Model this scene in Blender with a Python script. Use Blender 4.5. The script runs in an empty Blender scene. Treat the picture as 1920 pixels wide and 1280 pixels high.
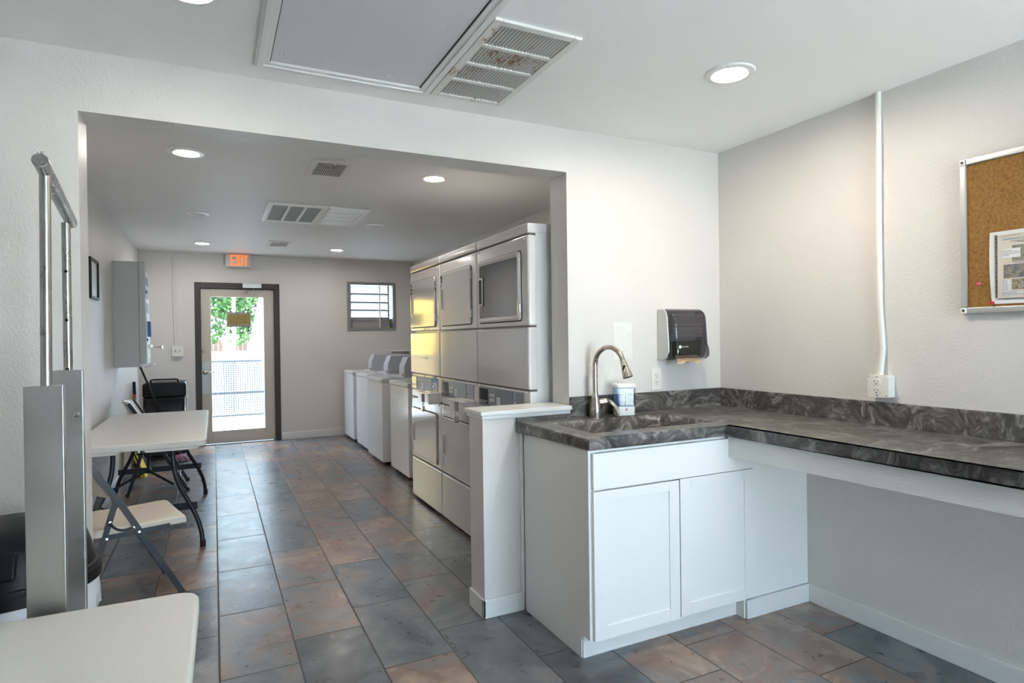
import bpy, bmesh, math, random
from mathutils import Vector, Matrix
random.seed(7)
PI = math.pi
SC = bpy.context.scene
COL = SC.collection
# ------------------------------------------------------------------ materials
def mat(name, col, rough=0.5, metal=0.0, emis=None, estr=0.0, alpha=1.0, spec=0.5, coat=0.0, trans=0.0, ior=1.45):
    m = bpy.data.materials.new(name); m.use_nodes = True
    p = m.node_tree.nodes['Principled BSDF']
    p.inputs['Base Color'].default_value = (*col, 1)
    p.inputs['Roughness'].default_value = rough
    p.inputs['Metallic'].default_value = metal
    p.inputs['Specular IOR Level'].default_value = spec
    p.inputs['Coat Weight'].default_value = coat
    p.inputs['Coat Roughness'].default_value = 0.08
    p.inputs['Transmission Weight'].default_value = trans
    p.inputs['IOR'].default_value = ior
    p.inputs['Alpha'].default_value = alpha
    if emis:
        p.inputs['Emission Color'].default_value = (*emis, 1)
        p.inputs['Emission Strength'].default_value = estr
    return m
def N(m, t, **kw):
    n = m.node_tree.nodes.new(t)
    for k, v in kw.items(): setattr(n, k, v)
    return n
def LK(m, a, b): m.node_tree.links.new(a, b)
def PB(m): return m.node_tree.nodes['Principled BSDF']
def coords(m):
    return N(m, 'ShaderNodeTexCoord').outputs['Object']
def noise(m, vec, scale, detail=4, rough=0.55, dist=0.0):
    n = N(m, 'ShaderNodeTexNoise')
    n.inputs['Scale'].default_value = scale; n.inputs['Detail'].default_value = detail
    n.inputs['Roughness'].default_value = rough; n.inputs['Distortion'].default_value = dist
    if vec is not None: LK(m, vec, n.inputs['Vector'])
    return n
def ramp(m, fac, stops, interp='LINEAR'):
    r = N(m, 'ShaderNodeValToRGB'); r.color_ramp.interpolation = interp
    e = r.color_ramp.elements
    while len(e) < len(stops): e.new(0.5)
    for i, (p, c) in enumerate(stops):
        e[i].position = p; e[i].color = (*c, 1) if len(c) == 3 else c
    LK(m, fac, r.inputs['Fac']); return r
def bump(m, h, strength, dist=0.002):
    b = N(m, 'ShaderNodeBump'); b.inputs['Strength'].default_value = strength; b.inputs['Distance'].default_value = dist
    LK(m, h, b.inputs['Height']); LK(m, b.outputs['Normal'], PB(m).inputs['Normal']); return b
def math_(m, op, a, b=None, c=None):
    n = N(m, 'ShaderNodeMath', operation=op)
    for i, v in enumerate((a, b, c)):
        if v is None: continue
        if isinstance(v, (int, float)): n.inputs[i].default_value = v
        else: LK(m, v, n.inputs[i])
    return n.outputs[0]
def textured(name, col, rough, scale=110, strength=0.35, dist=0.003, var=0.03, spec=0.5):
    m = mat(name, col, rough, spec=spec); v = coords(m)
    n1 = noise(m, v, scale, 3, 0.5); bump(m, n1.outputs['Fac'], strength, dist)
    n2 = noise(m, v, 1.3, 3)
    r = ramp(m, n2.outputs['Fac'], [(0.3, tuple(c*(1-var) for c in col)), (0.7, tuple(min(1, c*(1+var)) for c in col))])
    LK(m, r.outputs['Color'], PB(m).inputs['Base Color'])
    return m
M = {}
M['wall'] = textured('wall_paint', (0.70, 0.675, 0.65), 0.42, 120, 0.5, 0.004)
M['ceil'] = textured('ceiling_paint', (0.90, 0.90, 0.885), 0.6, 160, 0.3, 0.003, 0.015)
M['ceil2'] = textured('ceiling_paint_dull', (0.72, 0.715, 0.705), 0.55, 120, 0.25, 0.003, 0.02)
M['white'] = mat('white_paint', (0.80, 0.80, 0.785), 0.35)
M['cab'] = mat('cabinet_white', (0.83, 0.83, 0.815), 0.3)
M['mdf'] = mat('hatch_white', (0.72, 0.72, 0.73), 0.45)
M['enamel'] = mat('white_enamel', (0.72, 0.71, 0.70), 0.16, coat=0.4)
M['enamel2'] = mat('dryer_door_enamel', (0.62, 0.605, 0.60), 0.13, coat=0.5)
M['washw'] = mat('washer_enamel', (0.82, 0.83, 0.85), 0.2, coat=0.3)
M['washtop'] = textured('washer_top', (0.66, 0.66, 0.67), 0.35, 300, 0.1, 0.001)
M['meter'] = mat('coin_box_grey', (0.50, 0.52, 0.56), 0.4)
M['panelgrey'] = mat('panel_grey', (0.20, 0.22, 0.255), 0.3, metal=0.3)
M['panelblue'] = mat('panel_plate_blue', (0.24, 0.26, 0.32), 0.32, metal=0.4)
M['seam'] = mat('seam_dark', (0.03, 0.03, 0.03), 0.6)
M['black'] = mat('black_plastic', (0.010, 0.010, 0.011), 0.42, spec=0.3)
M['softblack'] = mat('black_bag', (0.01, 0.01, 0.012), 0.28)
M['rub'] = mat('black_rubber', (0.02, 0.02, 0.02), 0.6)
M['charcoal'] = mat('charcoal_steel', (0.025, 0.027, 0.032), 0.35, metal=0.2)
M['doorframe'] = textured('dark_frame_paint', (0.055, 0.052, 0.05), 0.5, 60, 0.1, 0.001, 0.1)
M['doorpaint'] = textured('door_beige', (0.56, 0.51, 0.44), 0.4, 40, 0.05, 0.001, 0.04)
M['chrome'] = mat('chrome', (0.75, 0.75, 0.74), 0.14, metal=1)
M['brass'] = mat('brass', (0.62, 0.42, 0.2), 0.3, metal=1)
M['plastic'] = textured('table_plastic', (0.70, 0.685, 0.655), 0.38, 220, 0.2, 0.0015, 0.02)
M['chairp'] = textured('chair_plastic', (0.72, 0.66, 0.57), 0.42, 200, 0.2, 0.0015, 0.03)
M['glassdark'] = mat('dryer_glass', (0.06, 0.065, 0.075), 0.06, coat=1.0, spec=0.9)
M['handlerec'] = mat('handle_recess', (0.30, 0.29, 0.27), 0.4)
M['orange'] = mat('exit_orange', (0.9, 0.13, 0.02), 0.4, emis=(1.0, 0.16, 0.035), estr=0.5)
M['exitw'] = mat('exit_white', (0.62, 0.62, 0.58), 0.4)
M['lens_on'] = mat('lamp_on', (1, 1, 1), 0.5, emis=(1.0, 0.88, 0.72), estr=122.0)
M['lens_on2'] = mat('lamp_on_laundry', (1, 1, 1), 0.5, emis=(1.0, 0.92, 0.83), estr=72.0)
M['lens_on3'] = mat('lamp_on_dimmer', (1, 1, 1), 0.5, emis=(1.0, 0.90, 0.78), estr=34.0)
M['lens_off'] = mat('lamp_off', (0.52, 0.52, 0.50), 0.3)
M['trimw'] = mat('lamp_trim', (0.8, 0.8, 0.79), 0.3)
M['yellow'] = mat('yellow_plastic', (0.85, 0.68, 0.02), 0.4)
M['red'] = mat('red_plastic', (0.55, 0.03, 0.03), 0.35)
M['pink'] = mat('pink_pin', (0.75, 0.12, 0.16), 0.3)
M['blue'] = mat('blue_ink', (0.05, 0.16, 0.55), 0.5)
M['sky_blue'] = mat('blue_tape', (0.12, 0.30, 0.60), 0.5)
M['green'] = mat('green_ink', (0.12, 0.45, 0.15), 0.5)
M['ink'] = mat('black_ink', (0.015, 0.015, 0.015), 0.5)
M['greyink'] = mat('grey_ink', (0.28, 0.28, 0.28), 0.6)
M['paleink'] = mat('pale_ink', (0.62, 0.64, 0.67), 0.5)
M['paper'] = mat('paper_white', (0.78, 0.78, 0.77), 0.35)
M['cream'] = mat('paper_cream', (0.66, 0.60, 0.52), 0.45)
M['bluetitle'] = mat('title_blue', (0.07, 0.27, 0.50), 0.5)
M['kraft'] = textured('kraft_paper', (0.58, 0.41, 0.25), 0.75, 60, 0.4, 0.003, 0.08)
M['towel'] = mat('towel_stack', (0.62, 0.57, 0.54), 0.8)
M['alu'] = mat('aluminium_frame', (0.62, 0.63, 0.62), 0.35, metal=0.7)
M['outlet'] = mat('outlet_ivory', (0.80, 0.79, 0.74), 0.3)
M['vend'] = mat('vending_grey', (0.44, 0.455, 0.45), 0.4)
M['vendface'] = mat('vending_face', (0.55, 0.56, 0.62), 0.35)
M['lilac'] = mat('vending_label', (0.25, 0.25, 0.36), 0.5)
M['filter'] = textured('filter_grey', (0.30, 0.33, 0.33), 0.7, 90, 0.3, 0.002, 0.06)
M['winframe'] = textured('window_grey', (0.26, 0.27, 0.265), 0.45, 60, 0.15, 0.001, 0.06)
M['asphalt'] = textured('pale_paving', (0.40, 0.40, 0.40), 0.8, 8, 0.1, 0.01, 0.08)
M['bounce_ground'] = textured('bounce_ground', (0.78, 0.77, 0.75), 0.8, 8, 0.1, 0.01, 0.06)  # whitened so the unseen ground bounces light indoors
M['galv'] = mat('galvanised', (0.07, 0.08, 0.085), 0.5, metal=0.3)
M['meshwhite'] = mat('mesh_grey', (0.14, 0.145, 0.155), 0.5)
M['fence'] = textured('fence_wood', (0.10, 0.06, 0.04), 0.8, 6, 0.3, 0.01, 0.25)
M['bark'] = textured('bark', (0.42, 0.36, 0.30), 0.9, 20, 0.6, 0.01, 0.2)
M['leaf'] = mat('leaf', (0.065, 0.14, 0.035), 0.5)
M['carpaint'] = mat('car_silver', (0.62, 0.65, 0.68), 0.2, metal=0.5, coat=0.5)
M['carglass'] = mat('car_glass', (0.03, 0.05, 0.05), 0.05)
M['banner'] = mat('banner_white', (0.62, 0.62, 0.61), 0.6)
M['banyel'] = mat('banner_yellow', (0.85, 0.50, 0.07), 0.6)
M['liner'] = mat('bin_liner', (0.72, 0.74, 0.78), 0.25)
M['canbody'] = mat('can_grey', (0.30, 0.31, 0.32), 0.5)
# steel with brushed streaks
def brushed(name, col, rough, sc=(1, 1, 90), metal=1.0):
    m = mat(name, col, rough, metal=metal); v = coords(m)
    mp = N(m, 'ShaderNodeMapping'); mp.inputs['Scale'].default_value = sc; LK(m, v, mp.inputs['Vector'])
    n = noise(m, mp.outputs['Vector'], 6, 4); bump(m, n.outputs['Fac'], 0.015, 0.001)
    n2 = noise(m, v, 9, 5)
    r = ramp(m, n2.outputs['Fac'], [(0.35, (rough*0.8,)*3), (0.7, (min(1, rough*1.3),)*3)])
    LK(m, r.outputs['Color'], PB(m).inputs['Roughness']); return m
M['steel'] = brushed('brushed_steel', (0.50, 0.51, 0.49), 0.36)
M['tube'] = brushed('steel_tube', (0.42, 0.41, 0.39), 0.30)
M['nickel'] = brushed('brushed_nickel', (0.56, 0.50, 0.44), 0.27, (60, 60, 1))
# painted timber with fine grain (baseboards)
m = M['base'] = mat('painted_timber', (0.78, 0.78, 0.765), 0.4); v = coords(m)
mp = N(m, 'ShaderNodeMapping'); mp.inputs['Scale'].default_value = (3, 3, 120); LK(m, v, mp.inputs['Vector'])
n = noise(m, mp.outputs['Vector'], 2.0, 5); bump(m, n.outputs['Fac'], 0.35, 0.002)
r = ramp(m, noise(m, mp.outputs['Vector'], 3.0, 5, 0.7).outputs['Fac'], [(0.25, (0.52, 0.49, 0.44)), (0.42, (0.78, 0.78, 0.765))])
LK(m, r.outputs['Color'], PB(m).inputs['Base Color'])
# cork
m = M['cork'] = mat('cork', (0.42, 0.24, 0.08), 0.85); v = coords(m)
n = noise(m, v, 330, 3); n2 = noise(m, v, 110, 4)
mx = N(m, 'ShaderNodeMixRGB'); mx.inputs['Fac'].default_value = 0.5
LK(m, n.outputs['Fac'], mx.inputs[1]); LK(m, n2.outputs['Fac'], mx.inputs[2])
r = ramp(m, mx.outputs['Color'], [(0.32, (0.14, 0.062, 0.014)), (0.5, (0.29, 0.145, 0.037)), (0.68, (0.38, 0.205, 0.062))])
LK(m, r.outputs['Color'], PB(m).inputs['Base Color'])
# dark veined solid-surface counter
m = M['stone'] = mat('veined_stone', (0.1, 0.1, 0.1), 0.33, coat=0.15); v = coords(m)
w = noise(m, v, 2.2, 3, 0.5, 0.4)
mp = N(m, 'ShaderNodeMixRGB'); mp.blend_type = 'LINEAR_LIGHT'; mp.inputs['Fac'].default_value = 0.28
LK(m, v, mp.inputs[1]); LK(m, w.outputs['Color'], mp.inputs[2])
sc = N(m, 'ShaderNodeMapping'); sc.inputs['Scale'].default_value = (1.0, 1.4, 3.2); sc.inputs['Rotation'].default_value = (0, 0, 0.5); LK(m, mp.outputs['Color'], sc.inputs['Vector'])
n1 = noise(m, sc.outputs['Vector'], 3.0, 10, 0.72, 2.2)
c1 = ramp(m, n1.outputs['Fac'], [(0.34, (0.028, 0.027, 0.027)), (0.46, (0.075, 0.07, 0.066)), (0.55, (0.125, 0.117, 0.108)), (0.63, (0.27, 0.26, 0.245)), (0.70, (0.40, 0.39, 0.37))])
n2 = noise(m, v, 260, 2); s1 = ramp(m, n2.outputs['Fac'], [(0.70, (0, 0, 0)), (0.74, (1, 1, 1))])
n3 = noise(m, v, 190, 2); s2 = ramp(m, n3.outputs['Fac'], [(0.70, (0, 0, 0)), (0.74, (1, 1, 1))])
a1 = N(m, 'ShaderNodeMixRGB'); LK(m, s1.outputs['Color'], a1.inputs['Fac']); 
ws = N(m, 'ShaderNodeMapping'); ws.inputs['Scale'].default_value = (2.2, 5.5, 6.0); ws.inputs['Rotation'].default_value = (0, 0, 0.35); LK(m, mp.outputs['Color'], ws.inputs['Vector'])
wn2 = noise(m, ws.outputs['Vector'], 2.4, 9, 0.7, 1.2); wr = ramp(m, wn2.outputs['Fac'], [(0.52, (0, 0, 0)), (0.66, (0.75, 0.75, 0.75)), (0.72, (0.2, 0.2, 0.2))])
cw = N(m, 'ShaderNodeMixRGB'); LK(m, wr.outputs['Color'], cw.inputs['Fac']); LK(m, c1.outputs['Color'], cw.inputs[1]); cw.inputs[2].default_value = (0.42, 0.40, 0.375, 1)
LK(m, cw.outputs['Color'], a1.inputs[1]); a1.inputs[2].default_value = (0.30, 0.29, 0.28, 1)
a2 = N(m, 'ShaderNodeMixRGB'); LK(m, s2.outputs['Color'], a2.inputs['Fac']); LK(m, a1.outputs['Color'], a2.inputs[1]); a2.inputs[2].default_value = (0.012, 0.012, 0.012, 1)
LK(m, a2.outputs['Color'], PB(m).inputs['Base Color'])
bump(m, n1.outputs['Fac'], 0.08, 0.002)
# slate-look floor tiles
m = M['floor'] = mat('slate_tiles', (0.2, 0.2, 0.2), 0.4, spec=0.8); v = coords(m)
sx = N(m, 'ShaderNodeSeparateXYZ'); LK(m, v, sx.inputs[0]); X, Y = sx.outputs[0], sx.outputs[1]
PX, PY = 0.3085, 0.645
cx = math_(m, 'DIVIDE', math_(m, 'SUBTRACT', X, 0.005), PX); col = math_(m, 'FLOOR', cx)
fx = math_(m, 'SUBTRACT', cx, col)
sh = math_(m, 'MULTIPLY', math_(m, 'FLOORED_MODULO', col, 3.0), 0.215)
cy = math_(m, 'DIVIDE', math_(m, 'SUBTRACT', math_(m, 'SUBTRACT', Y, 2.727), sh), PY); row = math_(m, 'FLOOR', cy)
fy = math_(m, 'SUBTRACT', cy, row)
ex = math_(m, 'MULTIPLY', math_(m, 'MINIMUM', fx, math_(m, 'SUBTRACT', 1.0, fx)), PX)
ey = math_(m, 'MULTIPLY', math_(m, 'MINIMUM', fy, math_(m, 'SUBTRACT', 1.0, fy)), PY)
ed = math_(m, 'MINIMUM', ex, ey)
cid = N(m, 'ShaderNodeCombineXYZ'); LK(m, col, cid.inputs[0]); LK(m, row, cid.inputs[1])
wn = N(m, 'ShaderNodeTexWhiteNoise'); LK(m, cid.outputs[0], wn.inputs['Vector'])
off = N(m, 'ShaderNodeVectorMath', operation='MULTIPLY_ADD'); LK(m, wn.outputs['Color'], off.inputs[0]); off.inputs[1].default_value = (40, 40, 40); LK(m, v, off.inputs[2])
big = noise(m, off.outputs[0], 3.2, 8, 0.60, 0.8)
# where along the grey-to-rust scale a tile sits depends on the tile
tone = math_(m, 'ADD', big.outputs['Fac'], math_(m, 'MULTIPLY', math_(m, 'SUBTRACT', wn.outputs['Value'], 0.50), 0.38))
cr = ramp(m, tone, [(0.22, (0.07, 0.078, 0.092)), (0.36, (0.13, 0.142, 0.158)), (0.49, (0.185, 0.192, 0.205)), (0.525, (0.215, 0.19, 0.18)), (0.585, (0.225, 0.160, 0.137)), (0.635, (0.235, 0.165, 0.135)), (0.67, (0.31, 0.235, 0.19)), (0.76, (0.37, 0.285, 0.22)), (0.80, (0.23, 0.145, 0.11))])
fine = noise(m, off.outputs[0], 55, 6, 0.6, 0.0)
mul = N(m, 'ShaderNodeMixRGB'); mul.blend_type = 'MULTIPLY'; mul.inputs['Fac'].default_value = 0.35
fr = ramp(m, fine.outputs['Fac'], [(0.2, (0.72, 0.72, 0.73)), (0.5, (1.0, 1.0, 1.0)), (0.8, (1.28, 1.26, 1.24))])
cl = noise(m, off.outputs[0], 11, 6, 0.65, 0.4); clr = ramp(m, cl.outputs['Fac'], [(0.26, (0.68, 0.69, 0.72)), (0.46, (0.93, 0.93, 0.94)), (0.56, (1.04, 1.02, 1.0)), (0.74, (1.35, 1.28, 1.18))])
mc = N(m, 'ShaderNodeMixRGB'); mc.blend_type = 'MULTIPLY'; mc.inputs['Fac'].default_value = 0.8; LK(m, cr.outputs['Color'], mc.inputs[1]); LK(m, clr.outputs['Color'], mc.inputs[2])
LK(m, mc.outputs['Color'], mul.inputs[1]); LK(m, fr.outputs['Color'], mul.inputs[2])
g = ramp(m, ed, [(0.0026, (0, 0, 0)), (0.0042, (1, 1, 1))])
mixg = N(m, 'ShaderNodeMixRGB'); LK(m, g.outputs['Color'], mixg.inputs['Fac']); mixg.inputs[1].default_value = (0.022, 0.022, 0.024, 1); LK(m, mul.outputs['Color'], mixg.inputs[2])
LK(m, mixg.outputs['Color'], PB(m).inputs['Base Color'])
med = noise(m, off.outputs[0], 10, 4, 0.5, 0.3)
hh = math_(m, 'ADD', math_(m, 'MULTIPLY', g.outputs['Color'], 0.8), math_(m, 'ADD', math_(m, 'MULTIPLY', med.outputs['Fac'], 0.5), math_(m, 'MULTIPLY', fine.outputs['Fac'], 0.06)))
bump(m, hh, 0.22, 0.005)
rr = ramp(m, med.outputs['Fac'], [(0.3, (0.26,)*3), (0.7, (0.34,)*3)])
mr = N(m, 'ShaderNodeMixRGB'); LK(m, g.outputs['Color'], mr.inputs['Fac']); mr.inputs[1].default_value = (0.8, 0.8, 0.8, 1); LK(m, rr.outputs['Color'], mr.inputs[2])
LK(m, mr.outputs['Color'], PB(m).inputs['Roughness'])
# white grille with rust
def rusty(name, scale, thr, base=(0.78, 0.77, 0.74)):
    m = mat(name, base, 0.5); v = coords(m)
    mpp = N(m, 'ShaderNodeMapping'); mpp.inputs['Scale'].default_value = (2.2, .8, 1); LK(m, v, mpp.inputs['Vector'])
    nb = noise(m, v, 4.5, 2); nf = noise(m, mpp.outputs['Vector'], scale*4.5, 5, 0.7)
    class n: outputs = {'Fac': math_(m, 'ADD', math_(m, 'MULTIPLY', nb.outputs['Fac'], 0.55), math_(m, 'MULTIPLY', nf.outputs['Fac'], 0.5))}
    r = ramp(m, n.outputs['Fac'], [(thr, base), (thr+0.05, (0.45, 0.25, 0.12)), (thr+0.12, (0.16, 0.07, 0.03))])
    LK(m, r.outputs['Color'], PB(m).inputs['Base Color']); return m
M['rust1'] = rusty('white_steel_rusty', 9, 0.59)
M['rust2'] = rusty('white_register_rusty', 12, 0.60, (0.70, 0.69, 0.66))
# stained patch on the wall
m = M['patch'] = mat('bare_wall_patch', (0.72, 0.71, 0.66), 0.7); v = coords(m)
n = noise(m, v, 28, 6, 0.75, 1.0)
r = ramp(m, n.outputs['Fac'], [(0.54, (0.76, 0.755, 0.72)), (0.62, (0.70, 0.65, 0.54)), (0.70, (0.45, 0.34, 0.19)), (0.75, (0.05, 0.04, 0.03))])
LK(m, r.outputs['Color'], PB(m).inputs['Base Color'])
# panes
def pane(name, tint, gloss=0.06, rough=0.0):
    m = bpy.data.materials.new(name); m.use_nodes = True; nt = m.node_tree
    nt.nodes.remove(nt.nodes['Principled BSDF']); out = nt.nodes['Material Output']
    t = N(m, 'ShaderNodeBsdfTransparent'); t.inputs['Color'].default_value = (*tint, 1)
    g = N(m, 'ShaderNodeBsdfGlossy'); g.inputs['Roughness'].default_value = rough
    x = N(m, 'ShaderNodeMixShader'); x.inputs['Fac'].default_value = gloss
    LK(m, t.outputs[0], x.inputs[1]); LK(m, g.outputs[0], x.inputs[2]); LK(m, x.outputs[0], out.inputs['Surface'])
    return m
M['pane'] = pane('clear_glass', (0.96, 0.98, 0.97), 0.05)
M['dimmed_pane'] = pane('door_glass_dimmed', (0.85, 0.87, 0.88), 0.04)  # grey tint added to dim the bright view outdoors
M['smoke'] = pane('smoked_plastic', (0.40, 0.395, 0.44), 0.09, 0.12)
M['clear'] = pane('clear_plastic_blue', (0.62, 0.70, 0.80), 0.045, 0.05)
# pebbled louvre glass: scatters daylight through
m = M['louvre'] = bpy.data.materials.new('pebbled_glass'); m.use_nodes = True
nt = m.node_tree; nt.nodes.remove(nt.nodes['Principled BSDF'])
t = N(m, 'ShaderNodeBsdfTranslucent'); t.inputs['Color'].default_value = (0.42, 0.42, 0.43, 1)
t2 = N(m, 'ShaderNodeBsdfTransparent'); t2.inputs['Color'].default_value = (0.34, 0.34, 0.35, 1)
x = N(m, 'ShaderNodeMixShader'); x.inputs['Fac'].default_value = 0.45
LK(m, t.outputs[0], x.inputs[1]); LK(m, t2.outputs[0], x.inputs[2]); LK(m, x.outputs[0], nt.nodes['Material Output'].inputs['Surface'])

# ------------------------------------------------------------------ mesh helpers
class MB:
    def __init__(s, off=(0, 0, 0)):
        s.v = []; s.f = []; s.o = Vector(off)
    def add(s, vs, fs):
        k = len(s.v); s.v += [tuple(Vector(p) - s.o) for p in vs]; s.f += [tuple(i + k for i in f) for f in fs]; return s
    def from_bm(s, bm, mx=None):
        bm.verts.ensure_lookup_table(); bm.verts.index_update()
        vs = [(mx @ v.co) if mx else v.co.copy() for v in bm.verts]
        s.add(vs, [[v.index for v in f.verts] for f in bm.faces]); bm.free(); return s
    def box(s, x0, y0, z0, x1, y1, z1, bev=0.0, seg=2):
        x0, x1 = min(x0, x1), max(x0, x1); y0, y1 = min(y0, y1), max(y0, y1); z0, z1 = min(z0, z1), max(z0, z1)
        bm = bmesh.new(); bmesh.ops.create_cube(bm, size=1)
        for v in bm.verts:
            v.co = Vector(((x0+x1)/2 + v.co.x*(x1-x0), (y0+y1)/2 + v.co.y*(y1-y0), (z0+z1)/2 + v.co.z*(z1-z0)))
        if bev > 0:
            bev = min(bev, 0.49*min(x1-x0, y1-y0, z1-z0))
            bmesh.ops.bevel(bm, geom=list(bm.edges), offset=bev, segments=seg, affect='EDGES', profile=0.5)
        return s.from_bm(bm)
    def obox(s, c, size, mx, bev=0.0, seg=2):
        bm = bmesh.new(); bmesh.ops.create_cube(bm, size=1)
        for v in bm.verts: v.co = Vector((v.co.x*size[0], v.co.y*size[1], v.co.z*size[2]))
        if bev > 0: bmesh.ops.bevel(bm, geom=list(bm.edges), offset=min(bev, .49*min(size)), segments=seg, affect='EDGES', profile=0.5)
        return s.from_bm(bm, Matrix.Translation(Vector(c)) @ mx.to_4x4())
    def tube(s, pts, r, n=12, cap=True, flat=None):
        pts = [Vector(p) for p in pts]; rs = r if isinstance(r, (list, tuple)) else [r]*len(pts)
        k = len(pts); T = []
        for i in range(k):
            d = pts[min(i+1, k-1)] - pts[max(i-1, 0)]; T.append(d.normalized())
        up = Vector((0, 0, 1)) if abs(T[0].z) < 0.9 else Vector((1, 0, 0))
        a = T[0].cross(up).normalized(); vs = []; fs = []
        for i in range(k):
            a = (a - T[i]*a.dot(T[i])).normalized(); b = T[i].cross(a)
            for j in range(n):
                t = 2*PI*j/n; vs.append(pts[i] + (a*math.cos(t) + b*math.sin(t))*rs[i])
        for i in range(k-1):
            for j in range(n):
                fs.append((i*n+j, i*n+(j+1) % n, (i+1)*n+(j+1) % n, (i+1)*n+j))
        if cap: fs.append(tuple(range(n-1, -1, -1))); fs.append(tuple((k-1)*n + j for j in range(n)))
        return s.add(vs, fs)
    def strip(s, pts, w, t, wdir):
        # rectangular bar swept along pts: w along wdir, t across
        pts = [Vector(p) for p in pts]; wd = Vector(wdir).normalized(); k = len(pts); vs = []; fs = []
        for i in range(k):
            d = (pts[min(i+1, k-1)] - pts[max(i-1, 0)]).normalized(); tn = d.cross(wd).normalized()
            for a, b in ((-1, -1), (1, -1), (1, 1), (-1, 1)): vs.append(pts[i] + wd*a*w/2 + tn*b*t/2)
        for i in range(k-1):
            for j in range(4): fs.append((i*4+j, i*4+(j+1) % 4, i*4+4+(j+1) % 4, i*4+4+j))
        fs.append((3, 2, 1, 0)); fs.append(tuple((k-1)*4+j for j in range(4)))
        return s.add(vs, fs)
    def lathe(s, prof, c=(0, 0, 0), n=28, mx=None, cap=True):
        vs = []; fs = []; k = len(prof)
        for r, z in prof:
            for j in range(n):
                t = 2*PI*j/n; p = Vector((r*math.cos(t), r*math.sin(t), z))
                vs.append((mx @ p if mx else p) + Vector(c))
        for i in range(k-1):
            for j in range(n): fs.append((i*n+j, i*n+(j+1) % n, (i+1)*n+(j+1) % n, (i+1)*n+j))
        if cap:
            fs.append(tuple(range(n-1, -1, -1))); fs.append(tuple((k-1)*n+j for j in range(n)))
        return s.add(vs, fs)
    def prism(s, poly, a, b, axis='z', bev=0.0, seg=2):
        # poly in the two other axes; extruded from a to b along axis
        def P(u, w, t): return {'z': (u, w, t), 'y': (u, t, w), 'x': (t, u, w)}[axis]
        bm = bmesh.new(); lo = [bm.verts.new(P(u, w, a)) for u, w in poly]; hi = [bm.verts.new(P(u, w, b)) for u, w in poly]
        k = len(poly); bm.faces.new(lo[::-1]); bm.faces.new(hi)
        for i in range(k): bm.faces.new((lo[i], lo[(i+1) % k], hi[(i+1) % k], hi[i]))
        bmesh.ops.recalc_face_normals(bm, faces=bm.faces)
        if bev > 0:
            es = [e for e in bm.edges if (e.verts[0] in lo) == (e.verts[1] in lo)]
            bmesh.ops.bevel(bm, geom=es, offset=bev, segments=seg, affect='EDGES', profile=0.5)
        return s.from_bm(bm)
    def build(s, name, m, parent=None, smooth=True, label=None):
        me = bpy.data.meshes.new(name); me.from_pydata(s.v, [], s.f)
        bm = bmesh.new(); bm.from_mesh(me); bmesh.ops.recalc_face_normals(bm, faces=bm.faces); bm.to_mesh(me); bm.free()
        if smooth:
            for p in me.polygons: p.use_smooth = True
            me.set_sharp_from_angle(angle=math.radians(35))
        me.materials.append(M[m] if isinstance(m, str) else m)
        o = bpy.data.objects.new(name, me); COL.objects.link(o)
        if smooth: w_ = o.modifiers.new('normals', 'WEIGHTED_NORMAL'); w_.keep_sharp = True
        if parent: o.parent = parent
        if label: o['label'] = label
        return o
def tag(o, label, cat, group=None, kind=None):
    o['label'] = label; o['category'] = cat
    if group: o['group'] = group
    if kind: o['kind'] = kind
    return o
def thing(name, label, cat, loc=(0, 0, 0), rz=0.0, group=None):
    o = bpy.data.objects.new(name, None); COL.objects.link(o); o.empty_display_size = 0.05
    o.location = loc; o.rotation_euler = (0, 0, rz); return tag(o, label, cat, group)
def struct(name, b, m, parent=None, smooth=False):
    o = b.build(name, m, parent, smooth)
    if not parent: o['kind'] = 'structure'
    return o
def copy_tree(o, parent=None):
    c = o.copy(); COL.objects.link(c)
    if parent: c.parent = parent
    for ch in list(o.children): copy_tree(ch, c)
    return c
def text_part(name, s, size, origin, xd, yd, m, parent, off=(0, 0, 0), depth=0.0015, xs=1.0, bold=0.0, thick=0.0):
    cu = bpy.data.curves.new(name, 'FONT'); cu.body = s; cu.size = size; cu.extrude = depth/2; cu.offset = thick
    ob = bpy.data.objects.new(name, cu); COL.objects.link(ob)
    dg = bpy.context.evaluated_depsgraph_get(); me = bpy.data.meshes.new_from_object(ob.evaluated_get(dg))
    bpy.data.objects.remove(ob); bpy.data.curves.remove(cu)
    xd, yd = Vector(xd).normalized(), Vector(yd).normalized(); zd = xd.cross(yd)
    mx = Matrix(((xd.x, yd.x, zd.x), (xd.y, yd.y, zd.y), (xd.z, yd.z, zd.z)))
    for v in me.vertices: v.co = mx @ Vector((v.co.x*xs, v.co.y, v.co.z)) + Vector(origin) - Vector(off)
    me.materials.clear(); me.materials.append(M[m]); me.name = name
    o = bpy.data.objects.new(name, me); COL.objects.link(o)
    if parent: o.parent = parent
    return o
def rrect(x0, y0, x1, y1, r, n=6):
    out = []
    for cx, cy, a in ((x1-r, y1-r, 0), (x0+r, y1-r, PI/2), (x0+r, y0+r, PI), (x1-r, y0+r, 1.5*PI)):
        for i in range(n+1):
            t = a + PI/2*i/n; out.append((cx + r*math.cos(t), cy + r*math.sin(t)))
    return out
def bez(p, n=10):
    p = [Vector(q) for q in p]; out = []
    for i in range(n+1):
        t = i/n; q = p[:]
        while len(q) > 1: q = [q[j].lerp(q[j+1], t) for j in range(len(q)-1)]
        out.append(q[0])
    return out
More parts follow.
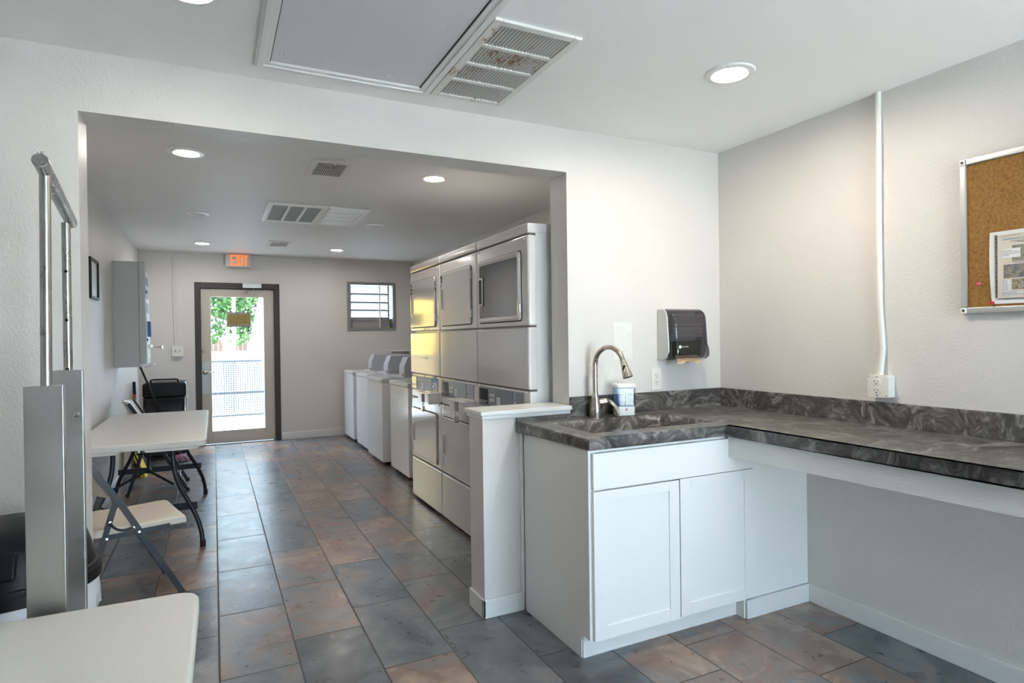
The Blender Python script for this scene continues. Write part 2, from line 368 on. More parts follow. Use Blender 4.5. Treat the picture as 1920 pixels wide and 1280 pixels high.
# ------------------------------------------------------------------ setting
XR, YP, YPB, XL, YB, ZC, ZL = 2.74, 2.74, 2.91, -0.84, 9.0, 2.464, 2.54
XF, YF = -2.1, -1.7           # far left and rear of the front room
struct('floor', MB().box(XF-0.12, YF-0.12, -0.08, XR+0.12, YB+0.15, 0.0), 'floor')
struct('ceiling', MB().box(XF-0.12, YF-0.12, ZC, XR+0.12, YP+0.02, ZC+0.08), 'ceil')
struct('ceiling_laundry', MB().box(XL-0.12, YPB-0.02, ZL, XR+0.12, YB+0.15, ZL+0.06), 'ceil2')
struct('wall_right', MB().box(XR, YF-0.12, 0, XR+0.12, YB+0.15, 2.6), 'wall')
struct('wall_left', MB().box(XL-0.12, YPB, 0, XL, YB+0.15, 2.6), 'wall')
struct('wall_front_left', MB().box(XF-0.12, YF-0.12, 0, XF, YPB, 2.6), 'wall')
b = MB(); b.box(XF, YP, 0, -0.44, YPB, 2.6); b.box(-0.44, YP, 2.236, 1.674, YPB, 2.6); b.box(1.674, YP, 0, XR, YPB, 2.6)
struct('wall_partition', b, 'wall')
struct('wall_half', MB().box(1.178, YP, 0, 1.674, YPB, 0.985), 'wall')
b = MB(); b.box(1.16, YP-0.027, 0.992, 1.677, YPB+0.03, 1.014, 0.004); b.box(1.168, YP-0.018, 0.972, 1.674, YPB+0.02, 0.993, 0.006)
struct('trim_cap', b, 'white', smooth=True)
# back wall with its door and louvre window openings
b = MB()
b.box(XL, YB, 0, -0.214, YB+0.15, 2.6); b.box(-0.214, YB, 2.157, 0.826, YB+0.15, 2.6); b.box(0.826, YB, 0, 1.80, YB+0.15, 2.6)
b.box(1.80, YB, 0, 2.44, YB+0.15, 1.543); b.box(1.80, YB, 2.19, 2.44, YB+0.15, 2.6); b.box(2.44, YB, 0, XR, YB+0.15, 2.6)
struct('wall_back', b, 'wall')
# left front wall window
# rear wall behind the camera with a wide sliding glass door
WX0, WX1, WZ0, WZ1 = 1.25, 2.68, 0.05, 2.1
b = MB(); b.box(XF, YF-0.12, 0, WX0, YF, 2.6); b.box(WX1, YF-0.12, 0, XR, YF, 2.6); b.box(WX0, YF-0.12, WZ1, WX1, YF, 2.6); b.box(WX0, YF-0.12, 0, WX1, YF, WZ0)
struct('wall_rear', b, 'wall')
b = MB()
for x in (WX0, (WX0+WX1)/2-0.03, WX1-0.06): b.box(x, YF-0.09, WZ0, x+0.06, YF-0.03, WZ1)
b.box(WX0+.06, YF-0.09, WZ0, WX1-.06, YF-0.03, WZ0+0.06); b.box(WX0+.06, YF-0.09, WZ1-0.06, WX1-.06, YF-0.03, WZ1)
w = struct('window_1', b, 'white')
MB().box(WX0+0.06, YF-0.063, WZ0+0.06, WX1-0.06, YF-0.057, WZ1-0.06).build('pane', 'pane', w, False)
# baseboards
struct('baseboard_right', MB().box(XR-0.014, YF, 0, XR, 2.134, 0.09, 0.003), 'base')
struct('baseboard_cabinet', MB().box(2.293, 2.134, 0, XR, 2.149, 0.09, 0.003), 'base')
b = MB(); b.box(1.164, YP-0.014, 0, 1.392, YP, 0.092, 0.003); b.box(1.164, YP-.014, 0, 1.178, YPB, 0.092, 0.003)
struct('baseboard_half_wall', b, 'base')
struct('baseboard_back', MB().box(0.84, YB-0.013, 0, 1.80, YB, 0.10, 0.003), 'white')
struct('baseboard_left', MB().box(XL, YPB, 0, XL+0.013, YB, 0.10, 0.003), 'white')
struct('baseboard_front_left', MB().box(XF, YP-0.013, 0, -0.45, YP, 0.09, 0.003), 'base')
struct('trim_scribe', MB().box(1.378, YP-0.012, 0.09, 1.395, YP, 0.905, 0.003), 'white')

# exit door
df = MB()
for x0, x1 in ((-0.214, -0.146), (0.764, 0.832)): df.box(x0, YB-0.008, 0, x1, YB+0.12, 2.16, 0.003)
df.box(-0.146, YB-0.008, 2.085, 0.764, YB+0.12, 2.16, 0.003)
df.box(-0.146, YB+.074, 0, -0.125, YB+.12, 2.085); df.box(.743, YB+.074, 0, .764, YB+.12, 2.085); df.box(-.125, YB+.074, 2.06, .743, YB+.12, 2.085)
df = struct('trim_door', df, 'doorframe')
d = MB()
gx0, gx1, gz0, gz1 = -0.024, 0.627, 0.182, 1.973
Y0, Y1 = YB+0.03, YB+0.072
d.box(-0.142, Y0, 0.016, gx0, Y1, 2.08, 0.003); d.box(gx1, Y0, 0.016, 0.76, Y1, 2.08, 0.003)
d.box(gx0, Y0, 0.016, gx1, Y1, gz0, 0.003); d.box(gx0, Y0, gz1, gx1, Y1, 2.08, 0.003)
door = struct('door_1', d, 'doorpaint')
MB().box(gx0, Y0+0.018, gz0, gx1, Y0+0.024, gz1).build('pane', 'dimmed_pane', door, False)
MB().box(-0.138, Y0-0.003, 0.69, -0.045, Y0, 1.11, 0.001).build('lock_plate', mat('lock_plate_steel', (0.42, 0.41, 0.38), .35, metal=.8), door, label='chrome lock plate')
b = MB(); b.lathe([(0.028, 0), (0.03, 0.006), (0.024, 0.012), (0.013, 0.016), (0.012, 0.05)], (-0.098, Y0-0.003, 0.966), 20, Matrix.Rotation(PI/2, 3, 'X'))
b.tube(bez([(-0.098, Y0-0.05, 0.966), (-0.07, Y0-0.06, 0.972), (-0.03, Y0-0.052, 0.966), (0.012, Y0-0.05, 0.975)], 8), [0.011, .011, .011, .010, .009, .009, .008, .008, .007], 10)
b.build('lever_handle', 'nickel', door, label='nickel lever handle')
MB().lathe([(0.017, 0), (0.017, 0.008), (0.012, 0.012)], (-0.118, Y0, 1.253), 18, Matrix.Rotation(PI/2, 3, 'X')).build('deadbolt', 'chrome', door, label='chrome deadbolt cylinder')
MB().box(-0.142, YB-0.003, 0.0, 0.76, YB+0.12, 0.004).build('threshold', 'galv', door)
t = thing('door_closer', 'metal door closer box screwed to the dark door head with folded arm', 'door closer', (0.45, YB, 2.1))
O_ = (0.45, YB, 2.1)
MB(O_).box(0.365, YB-0.06, 2.096, 0.60, YB-0.008, 2.156, 0.005).build('body', 'alu', t)
b = MB(O_); b.strip([(0.50, YB-0.03, 2.096), (0.50, YB-0.03, 2.06), (0.44, YB-0.075, 2.05)], 0.02, 0.006, (0, 1, 0)); b.strip([(0.44, YB-0.075, 2.05), (0.375, YB+0.0, 2.02), (0.36, YB+0.025, 2.02)], 0.022, 0.006, (0, 0, 1))
b.build('arm', 'chrome', t)
t = thing('door_notice', 'faded tan notice with dark specks taped on the door glass', 'sign', (0.315, Y0+0.016, 1.57))
O_ = (0.315, Y0+0.016, 1.57)
MB(O_).box(0.165, Y0+0.010, 1.572, 0.464, Y0+0.0175, 1.768, 0.001).build('frame', mat('notice_frame', (0.34, 0.34, 0.32), 0.5), t)
MB(O_).box(0.178, Y0+0.007, 1.598, 0.452, Y0+0.0098, 1.742).build('sheet', mat('notice_tan', (0.36, 0.28, 0.10), 0.6), t)
b = MB(O_)
for i, z in enumerate((1.722, 1.70, 1.672, 1.645, 1.622)):
    x = 0.20
    while x < 0.42:
        l = random.uniform(0.02, 0.06); b.box(x, Y0+0.0062, z, min(x+l, 0.435), Y0+0.0069, z+0.009); x += l+0.014
b.build('faded_lines', mat('notice_ink', (0.22, 0.17, 0.06), 0.6), t)
b = MB(O_)
for x, z in ((0.19, 1.764), (0.27, 1.765), (0.30, 1.763), (0.42, 1.765), (0.175, 1.58), (0.205, 1.575), (0.27, 1.577), (0.355, 1.577), (0.385, 1.578), (0.42, 1.577)): MB(O_).box(x, Y0+.0085, z-.006, x+.016, Y0+.0099, z+.004).build('tape_mark', 'ink', t)
# louvre window
w = struct('window_2', MB().box(1.754, YB-0.012, 2.182, 2.47, YB+0.10, 2.222).box(1.754, YB-.012, 1.511, 2.47, YB+.10, 1.552).box(1.754, YB-.012, 1.552, 1.806, YB+.10, 2.182).box(2.432, YB-.012, 1.552, 2.47, YB+.10, 2.182), 'winframe')
for z in (2.115, 1.99, 1.875, 1.76):
    MB().obox((2.09, YB+0.085, z), (0.57, 0.006, 0.125), Matrix.Rotation(math.radians(28), 3, 'X')).build('louvre', 'louvre', w, False)
    MB().box(1.806, YB+0.035, z-0.073, 2.375, YB+0.055, z-0.053).build('louvre_rail', 'winframe', w, False)
MB().box(2.372, YB+0.05, 1.552, 2.392, YB+0.09, 2.182).build('jamb_channel', 'winframe', w, False)
MB().box(1.806, YB+0.09, 1.552, 2.432, YB+0.1, 1.69).build('lower_pane', mat('dusty_board', (0.42, 0.40, 0.38), 0.7), w, False)
MB().box(2.228, YB+0.01, 1.552, 2.242, YB+0.022, 2.182).build('screen_bar', 'white', w, False)
t = thing('warning_sticker', 'small blue sticker with yellow triangle in the louvred window corner', 'sticker', (2.355, YB+0.02, 1.553))
MB((2.355, YB+0.02, 1.553)).box(2.322, YB+0.012, 1.553, 2.39, YB+0.015, 1.596).build('backing', 'blue', t)
MB((2.355, YB+0.02, 1.553)).prism([(2.328, 1.556), (2.384, 1.556), (2.356, 1.591)], YB+0.0105, YB+0.0118, 'y').build('triangle', 'yellow', t)
# exit sign
t = thing('exit_sign', 'white lit sign with orange EXIT letters hung above the glass door', 'exit sign', (0.318, YB-0.12, 2.36))
O_ = (0.318, YB-0.12, 2.36); ye = YB-0.14
MB(O_).box(0.16, ye, 2.365, 0.472, YB-0.095, 2.535, 0.006).build('housing', 'exitw', t)
MB(O_).box(0.235, ye+0.01, 2.53, 0.395, YB-0.1, ZL, 0.004).build('canopy', 'white', t)
H, x0, z0 = 0.140, 0.218, 2.380
def bar(b, x, z, w, h): b.box(x0+x, ye-0.003, z0+z, x0+x+w, ye-0.0005, z0+z+h)
b = MB(O_); bar(b, 0, 0, 0.022, H); bar(b, 0.022, 0, 0.035, 0.02); bar(b, 0.022, 0.062, 0.033, 0.018); bar(b, 0.022, H-0.02, 0.035, 0.02); b.build('letter', 'orange', t, False)
b = MB(O_)
for a, c in ((0.066, 0.098), (0.098, 0.066)): b.prism([(x0+a, z0), (x0+a+0.024, z0), (x0+c+0.024, z0+H), (x0+c, z0+H)], ye-0.003, ye-0.0005, 'y')
b.build('letter', 'orange', t, False)
b = MB(O_); bar(b, 0.131, 0, 0.023, H); b.build('letter', 'orange', t, False)
b = MB(O_); bar(b, 0.177, 0, 0.023, H-0.02); bar(b, 0.162, H-0.02, 0.053, 0.02); b.build('letter', 'orange', t, False)
# ------------------------------------------------------------------ ceiling things
def downlight(x, y, z, on, label):
    t = thing('recessed_light', label, 'ceiling light', (x, y, z), 0, 'round recessed ceiling lights')
    MB().lathe([(0.066, -0.004), (0.074, -0.010), (0.098, -0.007), (0.103, 0.0)], n=40, cap=False).build('trim_ring', 'trimw', t)
    MB().lathe([(0.068, -0.0035), (0.02, -0.0045), (0.0005, -0.0046)], n=40, cap=False).build('lens', ('lens_on2' if z > 2.5 else 'lens_on' if x > 1 else 'lens_on3') if on else 'lens_off', t)
downlight(1.95, 1.88, ZC, True, 'lit round downlight above the dark L-shaped counter')
downlight(-0.055, 2.125, ZC, True, 'lit round downlight cut off by the top edge, left of the ceiling hatch')
downlight(-0.132, 4.245, ZL, True, 'lit round downlight just past the opening, left of the rusty vent')
downlight(1.457, 4.22, ZL, True, 'lit round downlight just past the opening, near the dryers')
downlight(-0.115, 6.22, ZL, False, 'unlit round downlight left of the grey filter grille')
downlight(1.50, 6.17, ZL, False, 'unlit round downlight right of the bright slotted grille')
downlight(-0.10, 8.06, ZL, True, 'lit round downlight at the far end, left of the exit sign')
downlight(1.45, 8.05, ZL, True, 'lit round downlight at the far end, near the louvred window')
# attic hatch
t = thing('attic_hatch', 'white attic hatch panel framed with moulding in the front ceiling', 'ceiling hatch', (0.52, 1.9, ZC))
O_ = (0.52, 1.9, ZC)
hx0, hx1, hy0, hy1 = 0.16, 0.872, 1.15, 2.592
b = MB(O_)
for k, (w0, w1, th) in enumerate(((0, 0.052, 0.012), (0.008, 0.03, 0.018))):
    b.box(hx0+w0, hy0+w0, ZC-th, hx0+w1, hy1-w0, ZC-.0004, 0.003); b.box(hx1-w1, hy0+w0, ZC-th, hx1-w0, hy1-w0, ZC-.0004, 0.003)
    b.box(hx0+w1, hy1-w1, ZC-th, hx1-w1, hy1-w0, ZC-.0004, 0.003); b.box(hx0+w1, hy0+w0, ZC-th, hx1-w1, hy0+w1, ZC-.0004, 0.003)
b.build('moulding', 'white', t)
MB(O_).box(hx0+0.054, hy0+0.054, ZC-0.004, hx1-0.055, hy1-0.056, ZC-.0005).build('panel', 'mdf', t)
b = MB(O_)
b.box(hx0+.0518, hy0+.05, ZC-.006, hx0+.0552, hy1-.05, ZC-0.0005); b.box(hx1-.0562, hy0+.05, ZC-.006, hx1-.0518, hy1-.05, ZC-0.0005)
b.build('gap', 'seam', t)
b = MB(O_)
for x, y in ((0.245, 2.46), (0.262, 2.47), (0.262, 2.45), (0.45, 2.49), (0.66, 2.49), (0.665, 2.47), (0.72, 2.50), (0.76, 2.02)): MB(O_).lathe([(0.007, -0.0045), (0.005, -0.007), (0.0005, -0.0075)], (x, y, ZC), 10, cap=False).build('nail_bump', 'mdf', t)
def slatted(name, label, cat, x0, x1, y0, y1, z, nsec, ns, tilt, m, fw=0.03, group=None, gap=0.02):
    c = ((x0+x1)/2, (y0+y1)/2, z); t = thing(name, label, cat, c, 0, group)
    b = MB(c); th = 0.012
    b.box(x0, y0, z-th, x0+fw, y1, z, 0.003); b.box(x1-fw, y0, z-th, x1, y1, z, 0.003)
    b.box(x0+fw, y0, z-th, x1-fw, y0+fw, z, 0.003); b.box(x0+fw, y1-fw, z-th, x1-fw, y1, z, 0.003)
    L = (y1-y0-2*fw)
    for k in range(1, nsec): yy = y0+fw+L*k/nsec; b.box(x0+fw, yy-gap/2, z-th+0.001, x1-fw, yy+gap/2, z)
    b.build('frame', m, t)
    for k in range(nsec):
        a = y0+fw+L*k/nsec+(gap/2 if k else 0); e = y0+fw+L*(k+1)/nsec-(gap/2 if k < nsec-1 else 0); s = MB(c)
        for i in range(ns):
            xx = x0+fw+(x1-x0-2*fw)*(i+0.5)/ns; s.obox((xx, (a+e)/2, z-0.006), ((x1-x0-2*fw)/ns*0.62, e-a, 0.0012), Matrix.Rotation(tilt, 3, 'Y'))
        s.build('louvre_bank', m, t, False)
    MB(c).box(x0+fw*.8, y0+fw*.8, z-0.0012, x1-fw*.8, y1-fw*.8, z-0.0004).build('backing', 'seam', t, False)
    return t
slatted('return_grille', 'white slatted return grille with rust beside the attic hatch', 'vent', 0.875, 1.226, 1.88, 2.58, ZC, 4, 21, math.radians(30), 'rust1', 0.032, 'slatted return grilles')
slatted('return_grille', 'bright white slatted return grille beside the grey filter grille', 'vent', 0.93, 1.289, 5.475, 6.305, ZL, 4, 20, math.radians(34), 'white', 0.035, 'slatted return grilles')
def register(y0, y1, label):
    x0, x1 = 0.597, 0.858; c = ((x0+x1)/2, (y0+y1)/2, ZL); t = thing('air_register', label, 'vent', c, 0, 'small ceiling air registers'); z = ZL
    b = MB(c); b.box(x0, y0, z-.008, x0+.035, y1, z, .002); b.box(x1-.035, y0, z-.008, x1, y1, z, .002); b.box(x0+.035, y0, z-.008, x1-.035, y0+.06, z, .002); b.box(x0+.035, y1-.07, z-.008, x1-.035, y1, z, .002)
    b.build('frame', 'rust2', t)
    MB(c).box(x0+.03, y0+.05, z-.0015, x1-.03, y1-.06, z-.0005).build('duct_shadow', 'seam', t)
    s = MB(c)
    for i in range(14):
        xx = x0+.035+(x1-x0-.07)*(i+.5)/14; s.box(xx-.003, y0+.06, z-.0055, xx+.003, y1-.13, z-.003)
    s.build('blades', 'rust2', t, False)
    MB(c).box(x0+.035, y1-.13, z-.007, x1-.035, y1-.07, z-.001).build('damper_strip', mat('dusty_grey', (0.34, 0.34, 0.30), 0.7), t)
    MB(c).tube([((x0+x1)/2, y0+.02, z-.004), ((x0+x1)/2+.004, y0+.012, z-.03)], .003, 8).build('lever', 'rust2', t)
register(4.06, 4.505, 'small rusty air register in the ceiling nearest the opening')
register(7.58, 8.03, 'small air register in the ceiling nearest the exit sign')
c = (0.67, 5.89, ZL); t = thing('filter_grille', 'white ceiling grille holding three grey filter panels', 'vent', c)
x0, x1, y0, y1 = 0.43, 0.925, 5.475, 6.305; b = MB(c)
for k, (w0, w1, th) in enumerate(((0, .045, .012), (.01, .03, .02))):
    b.box(x0+w0, y0+w0, ZL-th, x0+w1, y1-w0, ZL, .003); b.box(x1-w1, y0+w0, ZL-th, x1-w0, y1-w0, ZL, .003); b.box(x0+w1, y0+w0, ZL-th, x1-w1, y0+w1, ZL, .003); b.box(x0+w1, y1-w1, ZL-th, x1-w1, y1-w0, ZL, .003)
for k in (1, 2):
    xx = x0+.045+(x1-x0-.09)*k/3; b.box(xx-.012, y0+.045, ZL-.012, xx+.012, y1-.045, ZL, .002)
b.build('frame', 'trimw', t)
for k in range(3):
    a = x0+.045+(x1-x0-.09)*k/3; e = x0+.045+(x1-x0-.09)*(k+1)/3
    MB(c).box(a+.013*(k > 0), y0+.046, ZL-.006, e-.013*(k < 2), y1-.046, ZL-.001).build('filter_panel', 'filter', t)
# ------------------------------------------------------------------ counter and sink cabinet
ct = thing('countertop', 'dark veined L-shaped countertop with moulded sink, on the white cabinet', 'countertop', (2.0, 2.4, 0.9))
CO = (2.0, 2.4, 0.9); ZT, ZB2 = 0.953, 0.897
SX0, SX1, SY0, SY1 = 1.475, 2.165, 2.215, 2.60
ys = [-0.9, 2.115, SY0, SY1, 2.738]; xs = [1.39, SX0, 2.14, SX1, 2.739]
bm = bmesh.new(); V = {}
def gv(i, j):
    if (i, j) not in V:
        x, y = xs[i], ys[j]
        if i == 0: x = 1.388 - 0.03*(y-2.115)/0.62
        if i == 2 and j == 0: x = 2.14 + 0.0437*(2.115+0.9)
        if i == 2 and j >= 2: x = 2.14
        V[(i, j)] = bm.verts.new((x, y, ZT))
    return V[(i, j)]
for j in range(4):
    for i in range(4):
        if j == 0 and i < 2: continue
        if j == 2 and i in (1, 2): continue
        bm.faces.new((gv(i, j), gv(i+1, j), gv(i+1, j+1), gv(i, j+1)))
top = list(bm.faces)
ret = bmesh.ops.extrude_face_region(bm, geom=top)
for v in [g for g in ret['geom'] if isinstance(g, bmesh.types.BMVert)]: v.co.z = ZB2
bmesh.ops.recalc_face_normals(bm, faces=bm.faces)
es = []
for e in bm.edges:
    a, c_ = e.verts[0].co, e.verts[1].co
    if abs(a.z-c_.z) > 1e-4: continue
    mid = (a+c_)/2; ff = [abs(f.normal.z) for f in e.link_faces]
    if len(ff) == 2 and min(ff) < .5 and max(ff) > .5 and mid.y < 2.6 and mid.x < 2.6 and not (SX0-.001 < mid.x < SX1+.001 and SY0-.001 < mid.y < SY1+.001):
        es.append(e)
bmesh.ops.bevel(bm, geom=es, offset=0.014, segments=4, affect='EDGES', profile=0.5)
MB(CO).from_bm(bm).build('slab', 'stone', ct)
# moulded basin
b = MB(CO); rings = []
for z, ins in ((ZT-.001, 0.0), (ZT-.012, 0.012), (ZT-.05, 0.03), (ZT-.15, 0.06), (ZT-.175, 0.085), (ZT-.18, 0.12)):
    rings.append([(x, y, z) for x, y in rrect(SX0+ins, SY0+ins, SX1-ins, SY1-ins, 0.012+ins*.7, 5)])
vs = [p for r_ in rings for p in r_]; n = len(rings[0]); fs = []
for k in range(len(rings)-1):
    for j in range(n): fs.append((k*n+j, k*n+(j+1) % n, (k+1)*n+(j+1) % n, (k+1)*n+j))
fs.append(tuple((len(rings)-1)*n+j for j in range(n))); b.add(vs, fs)
sk = b.build('sink', 'stone', ct)
MB(CO).lathe([(0.045, ZT-.179), (0.043, ZT-.176), (0.025, ZT-.177), (0.001, ZT-.178)], (1.82, 2.42, 0), 24, cap=False).build('drain', 'chrome', sk)
b = MB(CO); b.box(1.675, 2.720, ZT-.001, XR-.0005, 2.7395, 1.058, 0.003); b.box(1.360, 2.721, ZT-.001, 1.675, 2.7395, 0.973, 0.002); b.build('backsplash', 'stone', ct)
MB(CO).box(2.7195, -0.9, ZT-.001, 2.7395, 2.7195, 1.058, 0.003).build('backsplash', 'stone', ct)
b = MB(CO); a0, a1 = (2.166, 2.1215), (2.166+0.0437*3.0, -0.9)
b.prism([a0, (a0[0]+.02, a0[1]), (a1[0]+.02, a1[1]), a1], 0.80, 0.8965, 'z', 0.002); b.build('apron', 'base', ct, label='white painted timber apron')
# cabinet
cb = thing('sink_cabinet', 'white two-door shaker sink cabinet under the dark counter', 'cabinet', (1.9, 2.4, 0))
O_ = (1.9, 2.4, 0)
MB(O_).prism([(2.1585, 0.102), (2.1585, 0.8962), (2.725, 0.8962), (2.725, 0.0), (2.208, 0.0), (2.208, 0.102)], 1.396, 1.412, 'x').build('side_panel', 'cab', cb)
b = MB(O_); b.box(1.396, 2.140, 0.10, 1.43, 2.158, 0.8962); b.box(1.43, 2.140, 0.885, 2.33, 2.158, 0.8962); b.box(1.43, 2.140, 0.10, 2.33, 2.158, 0.125); b.box(1.43, 2.146, 0.7, 2.33, 2.158, 0.76); b.box(1.85, 2.146, .1, 1.89, 2.158, .73); b.box(2.30, 2.146, .1, 2.34, 2.158, .89)
b.build('face_frame', 'cab', cb)
def shaker(x0, x1, z0, z1, px0, px1, pz0, pz1):
    t0, t1 = 2.122, 2.1395; b = MB(O_)
    b.box(x0, t0, z0, px0, t1, z1, .0012); b.box(px1, t0, z0, x1, t1, z1, .0012); b.box(px0, t0, z0, px1, t1, pz0, .0012); b.box(px0, t0, pz1, px1, t1, z1, .0012)
    o = b.build('door', 'cab', cb); MB(O_).box(px0-.002, t0+.005, pz0-.002, px1+.002, t1-.003, pz1+.002).build('door_panel', 'cab', o)
shaker(1.410, 1.868, 0.100, 0.724, 1.474, 1.811, 0.156, 0.682)
shaker(1.873, 2.330, 0.106, 0.727, 1.932, 2.268, 0.162, 0.685)
MB(O_).box(1.410, 2.122, 0.730, 2.330, 2.1395, 0.884, .002).build('drawer_front', 'cab', cb)
MB(O_).box(1.4005, 2.200, 0.0, 2.287, 2.208, 0.102, .001).build('toe_kick', 'base', cb)
MB(O_).box(2.287, 2.150, 0.0, 2.30, 2.208, 0.104, .001).build('kick_return', 'cab', cb)
MB(O_).box(2.332, 2.150, 0.09, 2.739, 2.160, 0.8962).build('filler_panel', 'cab', cb)
MB(O_).box(1.412, 2.70, 0.1, 2.7, 2.71, 0.72).build('back_panel', 'cab', cb)
# faucet
FX, FY = 1.793, 2.672
t = thing('faucet', 'brushed nickel gooseneck faucet at the back of the dark sink', 'faucet', (FX, FY, ZT)); O_ = (FX, FY, ZT)
MB(O_).lathe([(0.030, ZT+.0006), (0.0305, ZT+.012), (0.0315, ZT+.035), (0.028, ZT+.065), (0.0205, ZT+.095), (0.0165, ZT+.118), (0.0150, ZT+.122)], (FX, FY, 0), 32).build('body', 'nickel', t)
ex, ey = 1.836, 2.462; ddir = Vector((ex-FX, ey-FY, 0)); Rr = ddir.length/2*0.93; ddir.normalize(); zc = 1.218
pts = [Vector((FX, FY, z)) for z in (ZT+.115, 1.12, 1.18, zc)]
for i in range(1, 21):
    a = PI*0.90*i/20; pts.append(Vector((FX, FY, zc)) + ddir*(Rr - Rr*math.cos(a)) + Vector((0, 0, Rr*math.sin(a))))
MB(O_).tube(pts, 0.0132, 18).build('spout', 'nickel', t)
d0 = (pts[-1]-pts[-2]).normalized(); p0 = pts[-1]
hd = [p0, p0+d0*.004, p0+d0*.03, p0+d0*.06, p0+d0*.082, p0+d0*.086]
h = MB(O_).tube(hd, [0.0135, 0.0150, 0.0175, 0.0225, 0.0255, 0.0245], 24).build('spray_head', 'nickel', t)
sd = Vector((-0.9, -0.1, 0)); MB(O_).obox(p0+d0*.035+Vector((-.0135, -.010, .0)), (.012, .010, .026), Matrix.Rotation(0.25, 3, 'Y'), .003).build('spray_button', 'black', h)
hz = ZT+.073
b = MB(O_); b.tube([(FX+.02, FY-.004, hz), (FX+.045, FY-.008, hz+.003), (FX+.062, FY-.011, hz+.004)], [0.017, .0185, .0185], 20)
hh_ = b.build('handle_hub', 'nickel', t)
MB(O_).tube([(FX+.062, FY-.011, hz+.004), (FX+.066, FY-.012, hz+.004)], 0.0192, 20).build('seal_ring', 'black', t)
b = MB(O_); b.tube([(FX+.066, FY-.012, hz+.004), (FX+.085, FY-.016, hz+.002)], [.0185, .014], 20)
lv = bez([(FX+.078, FY-.015, hz+.006), (FX+.100, FY-.03, hz-.004), (FX+.114, FY-.05, hz-.04), (FX+.102, FY-.06, hz-.062)], 10)
b.tube(lv, [.010, .0095, .009, .0085, .008, .0075, .007, .0065, .006, .006, .0065], 12); b.tube([lv[1]+Vector((-.006, -.006, -.004)), lv[5]+Vector((-.014, -.006, .002)), lv[9]+Vector((-.006, -.002, .004))], .004, 10); b.build('lever', 'nickel', t)
# soap dispenser
sx, sy = 1.962, 2.652; t = thing('soap_dispenser', 'clear soap dispenser with white top and base behind the sink', 'soap dispenser', (sx, sy, ZT+.0006), -0.3); t_ = lambda: MB()
MB().prism(rrect(-.050, -.038, .050, .038, .014), 0.0, 0.05, 'z', .003).build('base', 'cab', t)
MB().prism(rrect(-.053, -.041, .053, .041, .014), 0.05, 0.143, 'z').build('reservoir', 'clear', t)
MB().prism(rrect(-.056, -.044, .056, .044, .016), 0.143, 0.168, 'z', .008, 3).build('lid', 'cab', t)
MB().prism(rrect(-.048, -.036, .048, .036, .01), 0.052, 0.10, 'z').build('soap', pane('soap_liquid', (0.75, 0.80, 0.88), 0.03, 0.2), t)
MB().lathe([(0.0035, 0), (.0045, .004), (.0025, .009), (.0003, .013)], (0.0, -.0385, .028), 12, Matrix.Scale(0.2, 3, Vector((0, 1, 0)))).build('drop_mark', 'red', t)
MB().box(-.006, -.0425, .055, .004, -.0415, .143).build('level_strip', mat('level_strip', (0.75, 0.80, 0.55), .4), t)
# towel dispenser
TX0, TX1 = 2.262, 2.548; t = thing('towel_dispenser', 'smoked paper towel dispenser on the wall near the room corner', 'towel dispenser', (2.405, YP, 1.38)); O_ = (2.405, YP, 1.38)
def prof_y(z):   # front face distance from the wall
    pr = [(1.236, .070), (1.250, .118), (1.285, .128), (1.33, .118), (1.40, .112), (1.47, .108), (1.505, .092), (1.521, .050)]
    for (a, ya), (c_, yc) in zip(pr, pr[1:]):
        if a <= z <= c_: return ya+(yc-ya)*(z-a)/(c_-a)
    return pr[0][1] if z < 1.236 else pr[-1][1]
side = [(2.7395, 1.245), (2.7395, 1.515), (2.732, 1.522), (2.69, 1.521), (2.668, 1.508), (2.655, 1.47), (2.652, 1.40), (2.646, 1.33), (2.645, 1.285), (2.665, 1.25), (2.69, 1.237), (2.725, 1.238)]
for xa, xb in ((TX0, TX0+.012), (TX1-.012, TX1)): pass
b = MB(O_); b.prism(side, TX0, TX0+.01, 'x', .003); b.prism(side, TX1-.01, TX1, 'x', .003); b.box(TX0+.01, 2.728, 1.24, TX1-.01, 2.7395, 1.52); b.box(TX0+.01, 2.69, 1.238, TX0+.06, 2.728, 1.246); b.box(TX1-.05, 2.69, 1.238, TX1-.01, 2.728, 1.246); b.box(TX0+.01, 2.685, 1.512, TX1-.01, 2.728, 1.5215, .003)
b.build('housing', mat('dispenser_white', (0.62, 0.63, 0.61), .35), t)
# smoked cover: shell lofted across x, wrapping the front
zs = [1.236, 1.244, 1.255, 1.275, 1.30, 1.33, 1.365, 1.40, 1.44, 1.475, 1.498, 1.512, 1.520, 1.5225]
us = [0, .02, .06, .12, .3, .5, .7, .88, .94, .98, 1]
vs = []; fs = []
for z in zs:
    flare = max(0, 1.33-z)/.09*.012
    for u in us:
        e = min(u, 1-u); rnd = 1.0 if e > .12 else (1-(1-e/.12)**2)**.5
        xx = TX0+.012-flare*.2 + u*(TX1-TX0-.024+flare*1.4)
        yy = 2.74 - (prof_y(z)*(.62+.38*rnd) + .012); 
        if z < 1.26 and .28 < u < .72: yy += .0
        vs.append((xx, yy, z))
n = len(us)
for k in range(len(zs)-1):
    for j in range(n-1):
        if k < 1 and 3 <= j <= 6: continue
        fs.append((k*n+j, k*n+j+1, (k+1)*n+j+1, (k+1)*n+j))
MB(O_).add(vs, fs).build('cover', 'smoke', t, label='smoked translucent cover')
b = MB(O_)
for k in range(12): b.box(2.29, 2.645+.004*math.sin(k*1.7), 1.365+k*.0105, 2.515, 2.72, 1.3725+k*.0105, .002)
b.build('towel_stack', 'towel', t)
MB(O_).box(2.29, 2.66, 1.255, 2.515, 2.72, 1.34, .006).build('feed_tray', 'black', t)
b = MB(O_); vs = []; fs = []; nx = 14
